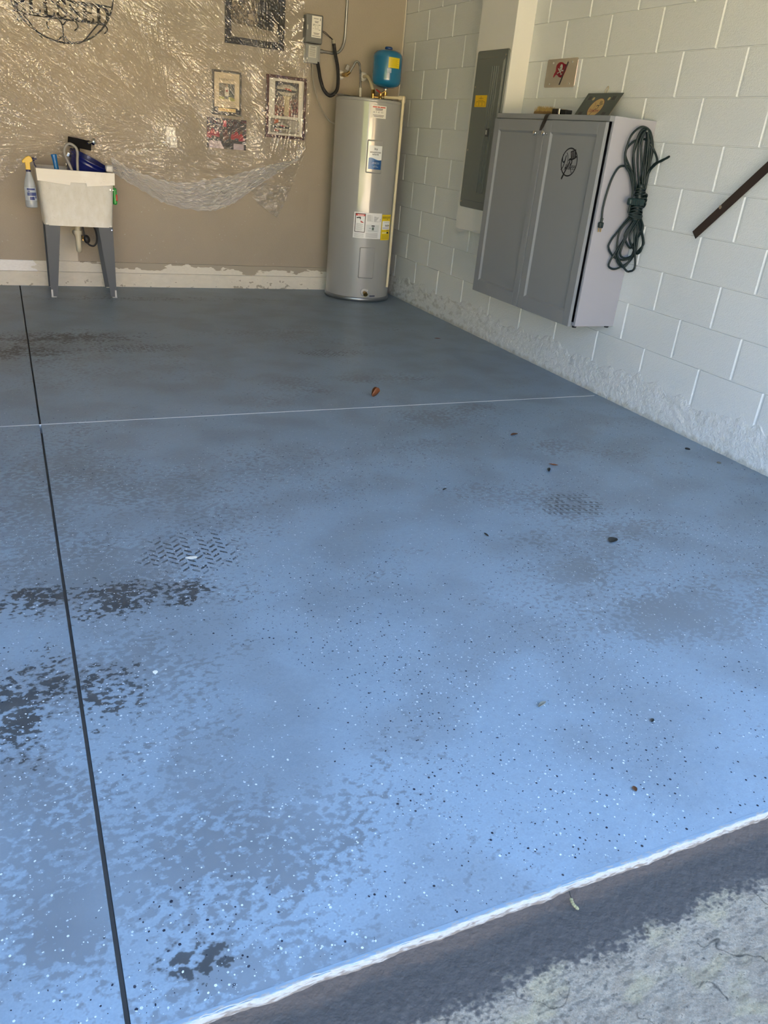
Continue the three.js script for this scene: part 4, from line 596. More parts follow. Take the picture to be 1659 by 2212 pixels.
{
  const b = thing('spray_bottle', 'clear spray bottle with yellow trigger head hanging beside the laundry sink', 'spray bottle', [-2.936, 0.605, 0.4]);
  const clear = phys(rgb(0.8, 0.86, 0.92), 0.22, { transmission: 0.55, thickness: 0 });
  const g = lathe([[0, 0], [0.032, 0], [0.038, 0.006], [0.0385, 0.03], [0.037, 0.06], [0.0385, 0.09], [0.038, 0.135], [0.03, 0.175], [0.018, 0.215], [0.0145, 0.228], [0.0145, 0.235]], 40); part('bottle', g, clear, b);
  const lt = canvasTex(256, 200, (g2) => { g2.fillStyle = '#c4d0de'; g2.fillRect(0, 0, 256, 200); g2.fillStyle = '#33448c'; for (const [x, y, w, h] of [[60, 14, 140, 26], [70, 52, 40, 12], [60, 76, 170, 50], [100, 140, 80, 50], [196, 132, 28, 34]]) g2.fillRect(x, y, w, h); g2.fillStyle = '#6f82b8'; for (let k = 0; k < 4; k++) g2.fillRect(66, 82 + k * 11, 150, 4); });
  part('print_label', new THREE.CylinderGeometry(0.0388, 0.0388, 0.085, 20, 1, true, -1.2, 2.6).translate(0, 0.09, 0), std('#ffffff', 0.4, { map: lt, transparent: true, opacity: 0.8 }), b, 'blue printing');
  part('water', lathe([[0, 0.003], [0.03, 0.003], [0.0355, 0.01], [0.036, 0.04], [0.0345, 0.06], [0, 0.06]], 30), phys(rgb(0.6, 0.66, 0.72), 0.1, { transmission: 0.8, thickness: 0 }), b);
  part('collar', cyl(0.0165, 0.0165, 0.014, 24).translate(0, 0.238, 0), std(rgb(0.01, 0.012, 0.08), 0.4), b, 'navy collar');
  const y = std(rgb(0.75, 0.48, 0.01), 0.35), head = extrude(poly([[-0.012, 0.245], [-0.014, 0.29], [-0.03, 0.288], [-0.031, 0.296], [-0.008, 0.32], [0.008, 0.328], [0.02, 0.325], [0.03, 0.312], [0.03, 0.302], [0.012, 0.29], [0.012, 0.245]]), 0.018, 0.003); head.translate(0, 0, -0.009);
  const hd = part('trigger_head', head, y, b, 'yellow trigger head');
  const navy = std(rgb(0.01, 0.012, 0.07), 0.35); part('nozzle', mergeGeometries([rod([0.026, 0.31, 0], [0.045, 0.312, 0], 0.012, 16), rod([0.045, 0.314, 0], [0.06, 0.315, 0], 0.005)]), navy, hd, 'navy nozzle'); part('trigger', tube([[0.03, 0.305, 0], [0.04, 0.292, 0], [0.043, 0.278, 0], [0.05, 0.268, 0]], 0.004, { seg: 16, rad: 8 }), navy, hd, 'navy trigger');
}
{
  const d = thing('soap_bottle', 'green and red plastic bottle hanging on the side of the laundry sink', 'bottle', [-2.368, 0.645, 0.32]);
  part('bottle', rbox(0.03, 0.115, 0.05, 0.012, 0, 0.0575, 0, 3), std(rgb(0.03, 0.4, 0.06), 0.35), d); part('hook', tube([[0, 0.11, 0], [-0.004, 0.16, 0], [-0.006, 0.215, 0], [-0.014, 0.229, 0], [-0.028, 0.226, 0]], 0.0025, { seg: 20, rad: 6 }), std(rgb(0.03, 0.4, 0.06), 0.35), d); part('label', rbox(0.012, 0.045, 0.046, 0.004, 0.0115, 0.05, 0.004), std(rgb(0.5, 0.03, 0.02), 0.4), d, 'red label');
}
{
  const p = thing('siphon_pump', 'black rubber squeeze bulb with looped hose hanging under the laundry sink', 'siphon', [-2.58, 0.35, 0.3]);
  part('bulb', new THREE.SphereGeometry(0.025, 24, 18).scale(0.95, 1.25, 0.95).rotateZ(0.2).translate(0, 0.042, 0), M.blackRubber, p);
  part('hose', mergeGeometries([tube([[-0.012, 0.07, 0], [-0.02, 0.11, 0], [-0.022, 0.145, 0]], 0.006, { seg: 14, rad: 8 }), tube([[0.006, 0.012, 0], [0.02, 0.0, 0], [0.045, -0.004, 0], [0.066, 0.02, 0], [0.072, 0.06, 0], [0.066, 0.1, 0], [0.055, 0.13, 0], [0.045, 0.145, 0]], 0.0065, { seg: 40, rad: 8 })]), M.blackRubber, p);
}
// ---------------------------------------------------------------- boxed-in chase with the breaker panel
{
  const c = structure('trim_1', 'white boxed in chase down the block wall behind the breaker panel', 'chase');
  part('chase', span(-0.135, 0.002, 0.725, CEIL, 1.465, 1.905, 0.002), std(rgb(0.72, 0.71, 0.67), 0.6, { bumpMap: rep(peelNoise, 3, 9), bumpScale: 0.0005 }), c);
  const p = thing('breaker_panel', 'grey metal electrical breaker panel with yellow label on white chase', 'electrical panel', [-0.135, 0.88, 1.695]);
  const turn = (g) => g.rotateY(-Math.PI / 2);   // drawn in x, y, facing +z; turned to face -x with x running along +z
  const grey = M.panelGrey;
  const cover = part('cover', turn(extrude(rrShape(0.376, 0.95, 0.012, 0, 0.475), 0.006, 0.005)).translate(0, 0, 0), grey, p);
  const door = part('door', turn(extrude(rrShape(0.32, 0.86, 0.008, 0.006, 0.475), 0.004, 0.003)).translate(-0.01, 0, 0), grey, p);
  for (const x of [0.01, 0.035, 0.06, 0.085]) part('rib', turn(rbox(0.008, 0.76, 0.005, 0.002, x + 0.02, 0.48, 0.018)), grey, door);
  part('door_lip', turn(rbox(0.012, 0.84, 0.012, 0.004, 0.158, 0.475, 0.016)), grey, p);
  part('latch', turn(rbox(0.032, 0.052, 0.01, 0.003, 0.075, 0.475, 0.02)), std(rgb(0.04, 0.045, 0.045), 0.4), door, 'dark latch'); part('latch_slide', turn(rbox(0.012, 0.026, 0.006, 0.002, 0.072, 0.475, 0.026)), M.steel, door);
  const yl = canvasTex(192, 160, (g) => { g.fillStyle = '#e8bb13'; g.fillRect(0, 0, 192, 160); g.fillStyle = '#7a5d10'; g.fillRect(94, 16, 6, 40); g.fillRect(60, 40, 76, 5); g.fillRect(50, 66, 90, 4); g.strokeStyle = '#8a6c14'; g.lineWidth = 3; for (const x of [20, 74, 128]) g.strokeRect(x, 96, 46, 50); g.fillRect(24, 84, 144, 4); });
  part('caution_label', turn(box(0.15, 0.07, 0.001, -0.066, 0.66, 0.0176)), std('#ffffff', 0.45, { map: yl }), p, 'yellow label');
  for (const [x, y] of [[-0.165, 0.745], [-0.165, 0.36], [-0.155, 0.11], [-0.17, 0.03], [0.17, 0.92]]) part('screw', turn(cyl(0.006, 0.006, 0.006, 12).rotateX(Math.PI / 2).translate(x, y, 0.012)), std(rgb(0.45, 0.4, 0.28), 0.4, { metalness: 0.7 }), p);
}
// ---------------------------------------------------------------- wall cabinet
{
  const c = thing('wall_cabinet', 'grey two door cabinet with sides tinted lighter for daylight, hung on the block wall', 'cabinet', [0, 0.4, 2.6475]);
  const side = M.cabinetSideLit, top = M.cabinetGrey;
  part('side_panel', span(-0.272, -0.001, 0.004, 1.0605, 0.5245, 0.5425, 0.0015), side, c, 'lavender laminate side, colour lightened for the daylight it catches'); part('side_panel', span(-0.272, -0.001, 0.004, 1.0605, -0.5425, -0.5245, 0.0015), side, c);
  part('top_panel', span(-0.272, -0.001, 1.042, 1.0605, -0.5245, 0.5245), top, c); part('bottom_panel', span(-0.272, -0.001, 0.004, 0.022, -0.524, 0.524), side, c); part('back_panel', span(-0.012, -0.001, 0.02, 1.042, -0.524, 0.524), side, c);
  part('top_rail', span(-0.3, -0.271, 1.034, 1.0605, -0.54, 0.54, 0.002), top, c); part('face_frame', span(-0.2885, -0.271, 0.006, 1.034, -0.503, 0.503), top, c);
  for (const [x, z] of [[-0.258, 0.52], [-0.03, 0.52], [-0.258, -0.52], [-0.03, -0.52]]) part('foot', cyl(0.014, 0.012, 0.012, 14).translate(x, -0.001, z), M.blackPlastic, c, 'small black foot');
  const decal = canvasTex(512, 1200, (g, w, h) => {
    g.fillStyle = '#ffffff'; g.fillRect(0, 0, w, h); g.save(); g.translate(255, 188); g.scale(0.94, 1); const ink = '#0d1024'; g.strokeStyle = ink; g.fillStyle = ink; g.lineCap = 'round';
    g.lineWidth = 9; g.beginPath(); g.arc(0, 0, 92, 0, 7); g.stroke(); g.lineWidth = 5; g.beginPath(); g.arc(-96, -4, 78, -0.8, 0.85); g.stroke(); g.beginPath(); g.arc(104, 16, 78, 2.4, 3.9); g.stroke();
    g.lineWidth = 12; g.beginPath(); g.moveTo(8, -4); g.lineTo(-56, 108); g.stroke(); g.lineWidth = 16; g.beginPath(); g.moveTo(-40, 82); g.lineTo(-57, 112); g.stroke();
    g.lineWidth = 7; g.beginPath(); g.moveTo(8, -50); g.lineTo(2, -68); g.lineTo(54, -84); g.lineTo(66, -34); g.lineTo(20, -20); g.closePath(); g.stroke(); for (const k of [0, 1, 2]) { g.lineWidth = 11; g.beginPath(); g.moveTo(16 + k * 17, -72 - k * 4); g.lineTo(26 + k * 16, -32 - k * 4); g.stroke(); } g.lineWidth = 11; g.beginPath(); g.moveTo(2, -18); g.quadraticCurveTo(40, -16, 76, -40); g.stroke();
    g.beginPath(); g.arc(12, -2, 20, -2.6, 1.2); g.stroke();
    g.font = 'italic bold 56px serif'; g.fillText('ankees', -44, 48, 132); g.lineWidth = 8; g.beginPath(); g.moveTo(-84, -44); g.quadraticCurveTo(-90, 2, -66, 4); g.quadraticCurveTo(-50, 0, -46, -40); g.moveTo(-46, -40); g.quadraticCurveTo(-56, 40, -82, 54); g.stroke(); g.restore();
  });
  const plain = M.cabinetGrey, printed = M.cabinetGrey.clone(); printed.map = decal;
  const doors = [[-0.5425, -0.0025], [0.0025, 0.5275]];
  doors.forEach(([z0, z1], k) => {
    const d = new THREE.Group(); d.name = 'door'; c.add(d); const y0 = 0, y1 = 1.03, st = 0.058, ra = 0.06, rb = 0.075, X0 = -0.31, X1 = -0.289;
    part('stile', span(X0, X1, y0, y1, z0, z0 + st, 0.002), plain, d); part('stile', span(X0, X1, y0, y1, z1 - st, z1, 0.002), plain, d);
    part('rail', span(X0, X1, y1 - ra, y1, z0 + st, z1 - st, 0.0015), plain, d); part('rail', span(X0, X1, y0, y0 + rb, z0 + st, z1 - st, 0.0015), plain, d);
    const bevel = (a, b, out) => { const g = extrude(poly([[0, 0], [0.011, 0], [0, 0.011]]), b - a); return g; };
    // sloped bead round the recessed panel
    const P = [[y0 + rb, z0 + st], [y0 + rb, z1 - st], [y1 - ra, z1 - st], [y1 - ra, z0 + st]], w = 0.01, I = [[y0 + rb + w, z0 + st + w], [y0 + rb + w, z1 - st - w], [y1 - ra - w, z1 - st - w], [y1 - ra - w, z0 + st + w]], pos = [];
    for (let i = 0; i < 4; i++) { const j = (i + 1) % 4, a = [-0.3085, ...P[i]], b = [-0.3085, ...P[j]], e = [-0.3, ...I[j]], f = [-0.3, ...I[i]]; pos.push(...a, ...b, ...e, ...a, ...e, ...f); }
    const bg = new THREE.BufferGeometry(); bg.setAttribute('position', new THREE.BufferAttribute(new Float32Array(pos), 3)); bg.setAttribute('uv', new THREE.BufferAttribute(new Float32Array(pos.length / 3 * 2), 2)); bg.computeVertexNormals(); part('panel_bead', bg, plain, d);
    const pg = span(-0.3, -0.292, y0 + rb, y1 - ra, z0 + st, z1 - st); { const p = pg.attributes.position, u = pg.attributes.uv; for (let i = 0; i < p.count; i++) u.setXY(i, (p.getZ(i) - z0 - st) / (z1 - z0 - 2 * st), (p.getY(i) - y0 - rb) / (y1 - y0 - ra - rb)); }
    part('panel', pg, k ? printed : plain, d, k ? 'recessed panel with a round black baseball emblem' : undefined);
    const kz = k ? 0.025 : -0.06; part('knob', lathe([[0, 0], [0.01, 0], [0.006, 0.004], [0.0055, 0.012], [0.012, 0.018], [0.0145, 0.024], [0.012, 0.03], [0, 0.032]], 24).rotateZ(Math.PI / 2).translate(-0.309, 0.962, kz), M.chrome, d, 'round chrome knob');
  });
  tag(part('black_strap', (() => { const g = surface(4, 40, (u, v) => { const w = (u - 0.5) * 0.036, pts = [[-0.22, 1.4625, 0.03], [-0.3, 1.4625, 0.012], [-0.312, 1.455, 0.006], [-0.314, 1.43, -0.005], [-0.3135, 1.376, -0.035]]; const cv = new THREE.CatmullRomCurve3(pts.map((q) => V(...q))).getPoint(v); return [cv.x, cv.y, 2.6475 + cv.z + w * (v > 0.9 ? 1 - (v - 0.9) * 4 : 1)]; }); return g; })(), std(rgb(0.012, 0.011, 0.012), 0.5, { side: THREE.DoubleSide }), scene), 'black strap hanging over the top edge between the cabinet doors', 'strap');
}
{
  const b = thing('bench_brush', 'wooden bench brush with tan bristles lying on the wall cabinet', 'brush', [-0.2, 1.4605, 2.47]);
  part('handle', rbox(0.05, 0.022, 0.24, 0.009, 0, 0.011, 0.03), std(rgb(0.24, 0.14, 0.05), 0.5), b);
  const tufts = []; for (let k = 0; k < 320; k++) { const z = rr(-0.085, 0.13), x = rr(-0.022, 0.022), l = rr(0.02, 0.034) * (z > 0.06 ? 0.7 : 1); const g = new THREE.ConeGeometry(0.0028, l, 4); g.rotateX(rr(-0.5, 0.35)); g.rotateZ(rr(-0.4, 0.4)); g.translate(x, 0.02 + l * 0.45, z); tufts.push(g); }
  part('bristles', mergeGeometries(tufts), std(rgb(0.42, 0.29, 0.1), 0.8), b, 'tan bristles').userData.kind = 'stuff';
  const k = thing('small_box', 'small black and silver box beside the brush on the wall cabinet', 'box', [-0.2, 1.4605, 2.625]);
  part('box_body', rbox(0.05, 0.034, 0.056, 0.003, 0, 0.017, -0.03), M.blackPlastic, k); part('box_body', rbox(0.045, 0.03, 0.05, 0.003, 0, 0.015, 0.045), M.blackPlastic, k); part('silver_band', rbox(0.05, 0.035, 0.014, 0.002, 0, 0.0175, 0.008), M.chrome, k, 'silver band');
}
// ---------------------------------------------------------------- licence plates
{
  const p = thing('wall_plate', 'mirror finish licence plate with a red flag emblem screwed to block wall', 'plate', [-0.003, 1.628, 2.277]);
  const turn = (g) => g.rotateY(-Math.PI / 2);
  part('plate', turn(extrude(rrShape(0.305, 0.15, 0.01, 0, 0.075), 0.0015, 0.001)), std(rgb(0.75, 0.75, 0.73), 0.14, { metalness: 1 }), p);
  const S = (pts) => pts.map(([x, y]) => [(x - 405) / 640 * 0.305 - 0.0, (720 - y) / 560 * 0.15]);   // outline measured on the plate
  const sk = (pts) => S(pts.map(([x, y]) => [x + (y - 440) * 0.14, y]));
  const flag = new THREE.Shape(); { const q = sk([[560, 205], [540, 270], [490, 270], [440, 235], [380, 230], [330, 270], [310, 320], [300, 400], [270, 450], [250, 520], [300, 470], [340, 480], [370, 515], [430, 525], [470, 470], [510, 380]]).map(([x, y]) => new THREE.Vector2(x, y)); flag.setFromPoints(new THREE.SplineCurve([...q, q[0]]).getPoints(90)); }
  const e = part('emblem_flag', turn(extrude(flag, 0.001, 0.0006)).translate(-0.0025, 0, 0), std(rgb(0.2, 0.006, 0.018), 0.25), p, 'dark red waving flag');
  const dark = std(rgb(0.02, 0.015, 0.016), 0.4), bone = std(rgb(0.42, 0.4, 0.37), 0.3);
  const [a, b2] = sk([[558, 230], [380, 670]]); part('flag_staff', turn(rod([a[0], a[1], 0.004], [b2[0], b2[1], 0.004], 0.003)), dark, p, 'dark sword shaped staff');
  const [s0] = sk([[420, 330]]); part('skull', turn(mergeGeometries([new THREE.SphereGeometry(0.014, 18, 12).scale(0.95, 1.2, 0.12).translate(s0[0], s0[1], 0.0045), ...sk([[345, 440], [415, 465], [455, 395], [375, 375]]).map(([x, y]) => new THREE.SphereGeometry(0.0045, 10, 8).scale(1, 1, 0.2).translate(x, y, 0.0045))])), bone, e, 'pale skull and crossed bones');
  const [c0, c1, c2, c3] = sk([[360, 350], [430, 470], [450, 390], [345, 440]]); part('bones', turn(mergeGeometries([rod([c0[0], c0[1], 0.0045], [c1[0], c1[1], 0.0045], 0.0022, 8), rod([c2[0], c2[1], 0.0045], [c3[0], c3[1], 0.0045], 0.0022, 8)])), bone, e);
  part('eye_patch', turn(new THREE.SphereGeometry(0.004, 10, 8).scale(1, 0.8, 0.2).translate(s0[0] - 0.004, s0[1] - 0.002, 0.006)), dark, e);
  for (const [x, y] of [[-0.09, 0.13], [0.1, 0.13], [-0.1, 0.018], [0.1, 0.018]]) part('screw', turn(cyl(0.005, 0.005, 0.003, 12).rotateX(Math.PI / 2).translate(x, y, 0.0035)), M.steel, p);
}
{
  const p = thing('leaning_plate', 'dark green licence plate with a round baseball emblem leaning on wall cabinet', 'plate', [-0.108, 1.4615, 2.765]);
  const t = canvasTex(610, 300, (g, w, h) => {
    g.fillStyle = '#4c5450'; g.fillRect(0, 0, w, h); for (let k = 0; k < 900; k++) { const v = 60 + rnd() * 40; g.fillStyle = `rgba(${v},${v + 8},${v + 4},0.35)`; g.fillRect(rnd() * w, rnd() * h, 2 + rnd() * 10, 1 + rnd() * 4); }
    g.fillStyle = '#2c322f'; for (const [x, y] of [[60, 40], [470, 40], [60, 230], [470, 230]]) g.fillRect(x, y, 62, 44); g.strokeStyle = '#7a827c'; g.lineWidth = 4; for (const x of [46, 128, 462, 548]) { g.beginPath(); g.moveTo(x, 40); g.lineTo(x, 90); g.stroke(); }
    g.fillStyle = '#c9b57e'; for (const x of [160, 430]) { g.beginPath(); g.ellipse(x, 70, 20, 20, 0, 0, 7); g.fill(); }
    g.translate(300, 178); g.fillStyle = '#c8ab70'; g.beginPath(); g.arc(0, 0, 112, 0, 7); g.fill(); g.strokeStyle = '#7c2f2a'; g.lineWidth = 5; g.stroke(); g.strokeStyle = '#15161c'; g.fillStyle = '#15161c'; g.lineWidth = 7; g.beginPath(); g.arc(14, -2, 24, -2.6, 1.6); g.stroke(); for (const k of [0, 1, 2]) { g.beginPath(); g.moveTo(16 + k * 17, -84 + k * 2); g.lineTo(28 + k * 15, -42); g.stroke(); } g.beginPath(); g.moveTo(2, -30); g.quadraticCurveTo(44, -20, 84, -50); g.stroke(); g.beginPath(); g.moveTo(10, 4); g.lineTo(-44, 108); g.stroke();
    g.fillStyle = '#94352c'; g.font = 'italic bold 56px serif'; g.fillText('Yankees', -94, 56, 180); g.strokeStyle = '#94352c'; g.lineWidth = 4; g.beginPath(); g.arc(-110, 0, 80, -0.9, 0.4); g.stroke();
  });
  const g = box(0.305, 0.152, 0.002, 0, 0.076, 0); g.rotateX(-0.56); g.rotateY(-Math.PI / 2); part('plate', g, std('#ffffff', 0.35, { map: t }), p);
  part('stand', mergeGeometries([rbox(0.02, 0.01, 0.02, 0.003, -0.004, 0.005, 0.125), rbox(0.02, 0.012, 0.03, 0.003, -0.006, 0.006, 0.132)]), M.blackPlastic, p, 'small black foot');
  tag(part('cord_loop', tube([[-0.016, 1.592, 2.74], [-0.01, 1.615, 2.742], [-0.008, 1.626, 2.752], [-0.01, 1.612, 2.758], [-0.018, 1.592, 2.758]], 0.002, { seg: 24, rad: 6 }), std(rgb(0.4, 0.34, 0.22), 0.7), scene), 'short tan hanging loop behind the leaning plate', 'cord');
}
// ---------------------------------------------------------------- extension cord on the cabinet side
{
  const o = thing('extension_cord', 'dark green extension cord coiled and knotted on the side of the cabinet', 'extension cord', [-0.06, 0.7, 3.19]);
  const g = std(rgb(0.004, 0.014, 0.013), 0.5), P = (pts, dz = 0) => pts.map(([x, y, z]) => [x + 0.06, y - 0.7, z - 3.19 + dz]);
  const runs = [
    [[-0.089, 1.019, 3.222], [-0.09, 1.12, 3.222], [-0.13, 1.2, 3.222], [-0.171, 1.239, 3.222], [-0.189, 1.292, 3.222], [-0.178, 1.375, 3.222], [-0.131, 1.421, 3.222], [-0.084, 1.422, 3.222], [-0.048, 1.396, 3.222], [-0.02, 1.325, 3.224], [-0.02, 1.23, 3.224], [-0.028, 1.139, 3.222]],
    [[-0.09, 1.16, 3.212], [-0.131, 1.229, 3.212], [-0.178, 1.286, 3.212], [-0.176, 1.322, 3.212], [-0.132, 1.362, 3.214], [-0.068, 1.369, 3.216], [-0.02, 1.325, 3.235], [-0.018, 1.277, 3.273], [-0.018, 1.251, 3.25], [-0.02, 1.209, 3.231], [-0.03, 1.14, 3.225]],
    [[-0.03, 1.15, 3.23], [-0.024, 1.208, 3.23], [-0.018, 1.259, 3.257], [-0.018, 1.277, 3.304], [-0.02, 1.3, 3.352], [-0.022, 1.294, 3.345], [-0.02, 1.267, 3.281], [-0.022, 1.209, 3.225], [-0.03, 1.15, 3.225]],
    [[-0.08, 1.13, 3.215], [-0.1, 1.19, 3.215], [-0.118, 1.216, 3.215], [-0.15, 1.237, 3.212], [-0.17, 1.238, 3.21], [-0.201, 1.227, 3.206], [-0.228, 1.174, 3.204], [-0.244, 1.095, 3.204], [-0.249, 1.025, 3.204], [-0.243, 0.976, 3.204]],
    [[-0.066, 1.136, 3.216], [-0.129, 1.289, 3.216], [-0.132, 1.362, 3.22], [-0.11, 1.413, 3.222], [-0.066, 1.394, 3.222], [-0.026, 1.263, 3.222], [-0.023, 1.139, 3.222]],
    [[-0.051, 1.137, 3.226], [-0.101, 1.258, 3.226], [-0.116, 1.357, 3.226], [-0.09, 1.409, 3.226], [-0.038, 1.363, 3.226], [-0.02, 1.25, 3.228], [-0.02, 1.14, 3.233]],
    [[-0.037, 1.138, 3.234], [-0.092, 1.292, 3.232], [-0.106, 1.371, 3.23], [-0.087, 1.415, 3.226], [-0.066, 1.361, 3.23], [-0.045, 1.228, 3.232], [-0.032, 1.138, 3.234]],
    [[-0.06, 1.138, 3.21], [-0.12, 1.27, 3.208], [-0.118, 1.34, 3.208], [-0.1, 1.405, 3.21], [-0.07, 1.405, 3.21], [-0.05, 1.3, 3.21], [-0.04, 1.138, 3.21]],
    [[-0.064, 0.999, 3.21], [-0.117, 0.928, 3.21], [-0.159, 0.868, 3.21], [-0.163, 0.831, 3.21], [-0.112, 0.785, 3.212], [-0.04, 0.776, 3.222], [-0.018, 0.822, 3.251], [-0.018, 0.95, 3.248], [-0.025, 0.997, 3.222]],
    [[-0.066, 0.988, 3.222], [-0.116, 0.924, 3.218], [-0.115, 0.851, 3.216], [-0.092, 0.767, 3.216], [-0.039, 0.738, 3.222], [-0.018, 0.813, 3.242], [-0.018, 0.913, 3.243], [-0.018, 0.992, 3.239]],
    [[-0.049, 0.981, 3.23], [-0.087, 0.907, 3.228], [-0.065, 0.864, 3.228], [-0.028, 0.839, 3.228], [-0.02, 0.868, 3.238], [-0.018, 0.916, 3.265], [-0.018, 0.953, 3.275], [-0.018, 0.996, 3.243]],
    [[-0.038, 0.993, 3.226], [-0.065, 0.915, 3.224], [-0.12, 0.814, 3.222], [-0.141, 0.758, 3.214], [-0.132, 0.732, 3.212], [-0.09, 0.725, 3.216], [-0.026, 0.761, 3.228], [-0.018, 0.811, 3.26], [-0.018, 0.863, 3.306], [-0.018, 0.891, 3.302], [-0.018, 0.985, 3.241]],
    [[-0.042, 0.989, 3.236], [-0.03, 0.91, 3.236], [-0.018, 0.754, 3.28], [-0.018, 0.718, 3.245], [-0.036, 0.726, 3.23], [-0.095, 0.778, 3.23], [-0.107, 0.822, 3.23], [-0.068, 0.944, 3.234], [-0.042, 0.989, 3.236]],
    [[-0.025, 0.986, 3.23], [-0.02, 0.913, 3.25], [-0.02, 0.841, 3.262], [-0.02, 0.8, 3.238], [-0.063, 0.786, 3.236], [-0.1, 0.815, 3.236], [-0.072, 0.922, 3.238], [-0.032, 0.989, 3.236]],
    [[-0.02, 0.984, 3.236], [-0.018, 0.884, 3.299], [-0.018, 0.828, 3.295], [-0.018, 0.816, 3.265], [-0.02, 0.837, 3.242], [-0.052, 0.872, 3.24], [-0.063, 0.908, 3.24], [-0.022, 0.99, 3.24]],
  ];
  part('cable', mergeGeometries(runs.map((r) => tube(P(r), 0.0055, { seg: 90, rad: 8 }))), g, o);
  const coil = (x, y, z, rx, rz, n, h, tilt) => { const pts = []; for (let k = 0; k <= n * 14; k++) { const a = k / 14 * Math.PI * 2; pts.push([x + rx * Math.cos(a) * (1 + 0.08 * Math.sin(a * 0.37)), y + h * (k / (n * 14) - 0.5) + tilt * Math.sin(a), z + rz * Math.sin(a)]); } return tube(P(pts), 0.0046, { seg: n * 26, rad: 8 }); };
  part('wrap', mergeGeometries([coil(-0.05, 1.035, 3.232, 0.034, 0.022, 4, 0.06, 0.012), coil(-0.045, 1.01, 3.232, 0.036, 0.024, 3, 0.02, -0.008), coil(-0.043, 1.122, 3.226, 0.026, 0.02, 3, 0.04, 0.008), coil(-0.03, 1.08, 3.24, 0.02, 0.02, 3, 0.06, 0.02)]), g, o, 'cord wound tightly round the bundle');
  part('core', tube(P([[-0.045, 1.15, 3.225], [-0.045, 1.08, 3.23], [-0.045, 0.99, 3.23]]), 0.019, { seg: 12, rad: 10 }), g, o);
  const bl = part('outlet_block', rbox(0.1, 0.036, 0.03, 0.01, -0.082 + 0.06, 1.073 - 0.7, 3.252 - 3.19, 3), std(rgb(0.008, 0.028, 0.027), 0.4), o, 'triple outlet block');
  for (const k of [0, 1, 2, 3]) part('grip_ridge', rbox(0.006, 0.026, 0.004, 0.0015, -0.118 + 0.06 + k * 0.017, 1.07 - 0.7, 3.2675 - 3.19), g, bl);
  const pl = part('plug', mergeGeometries([rod(...P([[-0.243, 0.98, 3.206], [-0.243, 0.957, 3.206]]), 0.008, 14, 0.006), rbox(0.026, 0.03, 0.02, 0.006, -0.243 + 0.06, 0.945 - 0.7, 0.016)]), g, o);
  for (const x of [-0.251, -0.237]) part('prong', box(0.006, 0.02, 0.0018, x + 0.06, 0.92 - 0.7, 0.016), M.brass, pl, 'brass prong');
  part('hook', rod(...P([[-0.09, 1.405, 3.191], [-0.09, 1.408, 3.235]]), 0.004), M.steel, o);
}
{
  const b = thing('steel_strap', 'dark brown steel bar set diagonally against the block wall', 'bar', [-0.03, 0.962, 3.66]);
  const L = 0.78, g = rbox(0.004, 0.043, L, 0.0015, 0, 0, L / 2 - 0.0); g.rotateX(-Math.PI / 4);
  part('bar', g, std(rgb(0.03, 0.018, 0.013), 0.6), b);
  const k = 0.19 / Math.SQRT2; part('bolt', mergeGeometries([cyl(0.009, 0.009, 0.006, 8).rotateZ(Math.PI / 2).translate(-0.004, k + 0.008, k - 0.008), cyl(0.003, 0.003, 0.03, 8).rotateZ(Math.PI / 2).translate(0.015, k + 0.008, k - 0.008)]), M.chrome, b, 'bright bolt head');
}
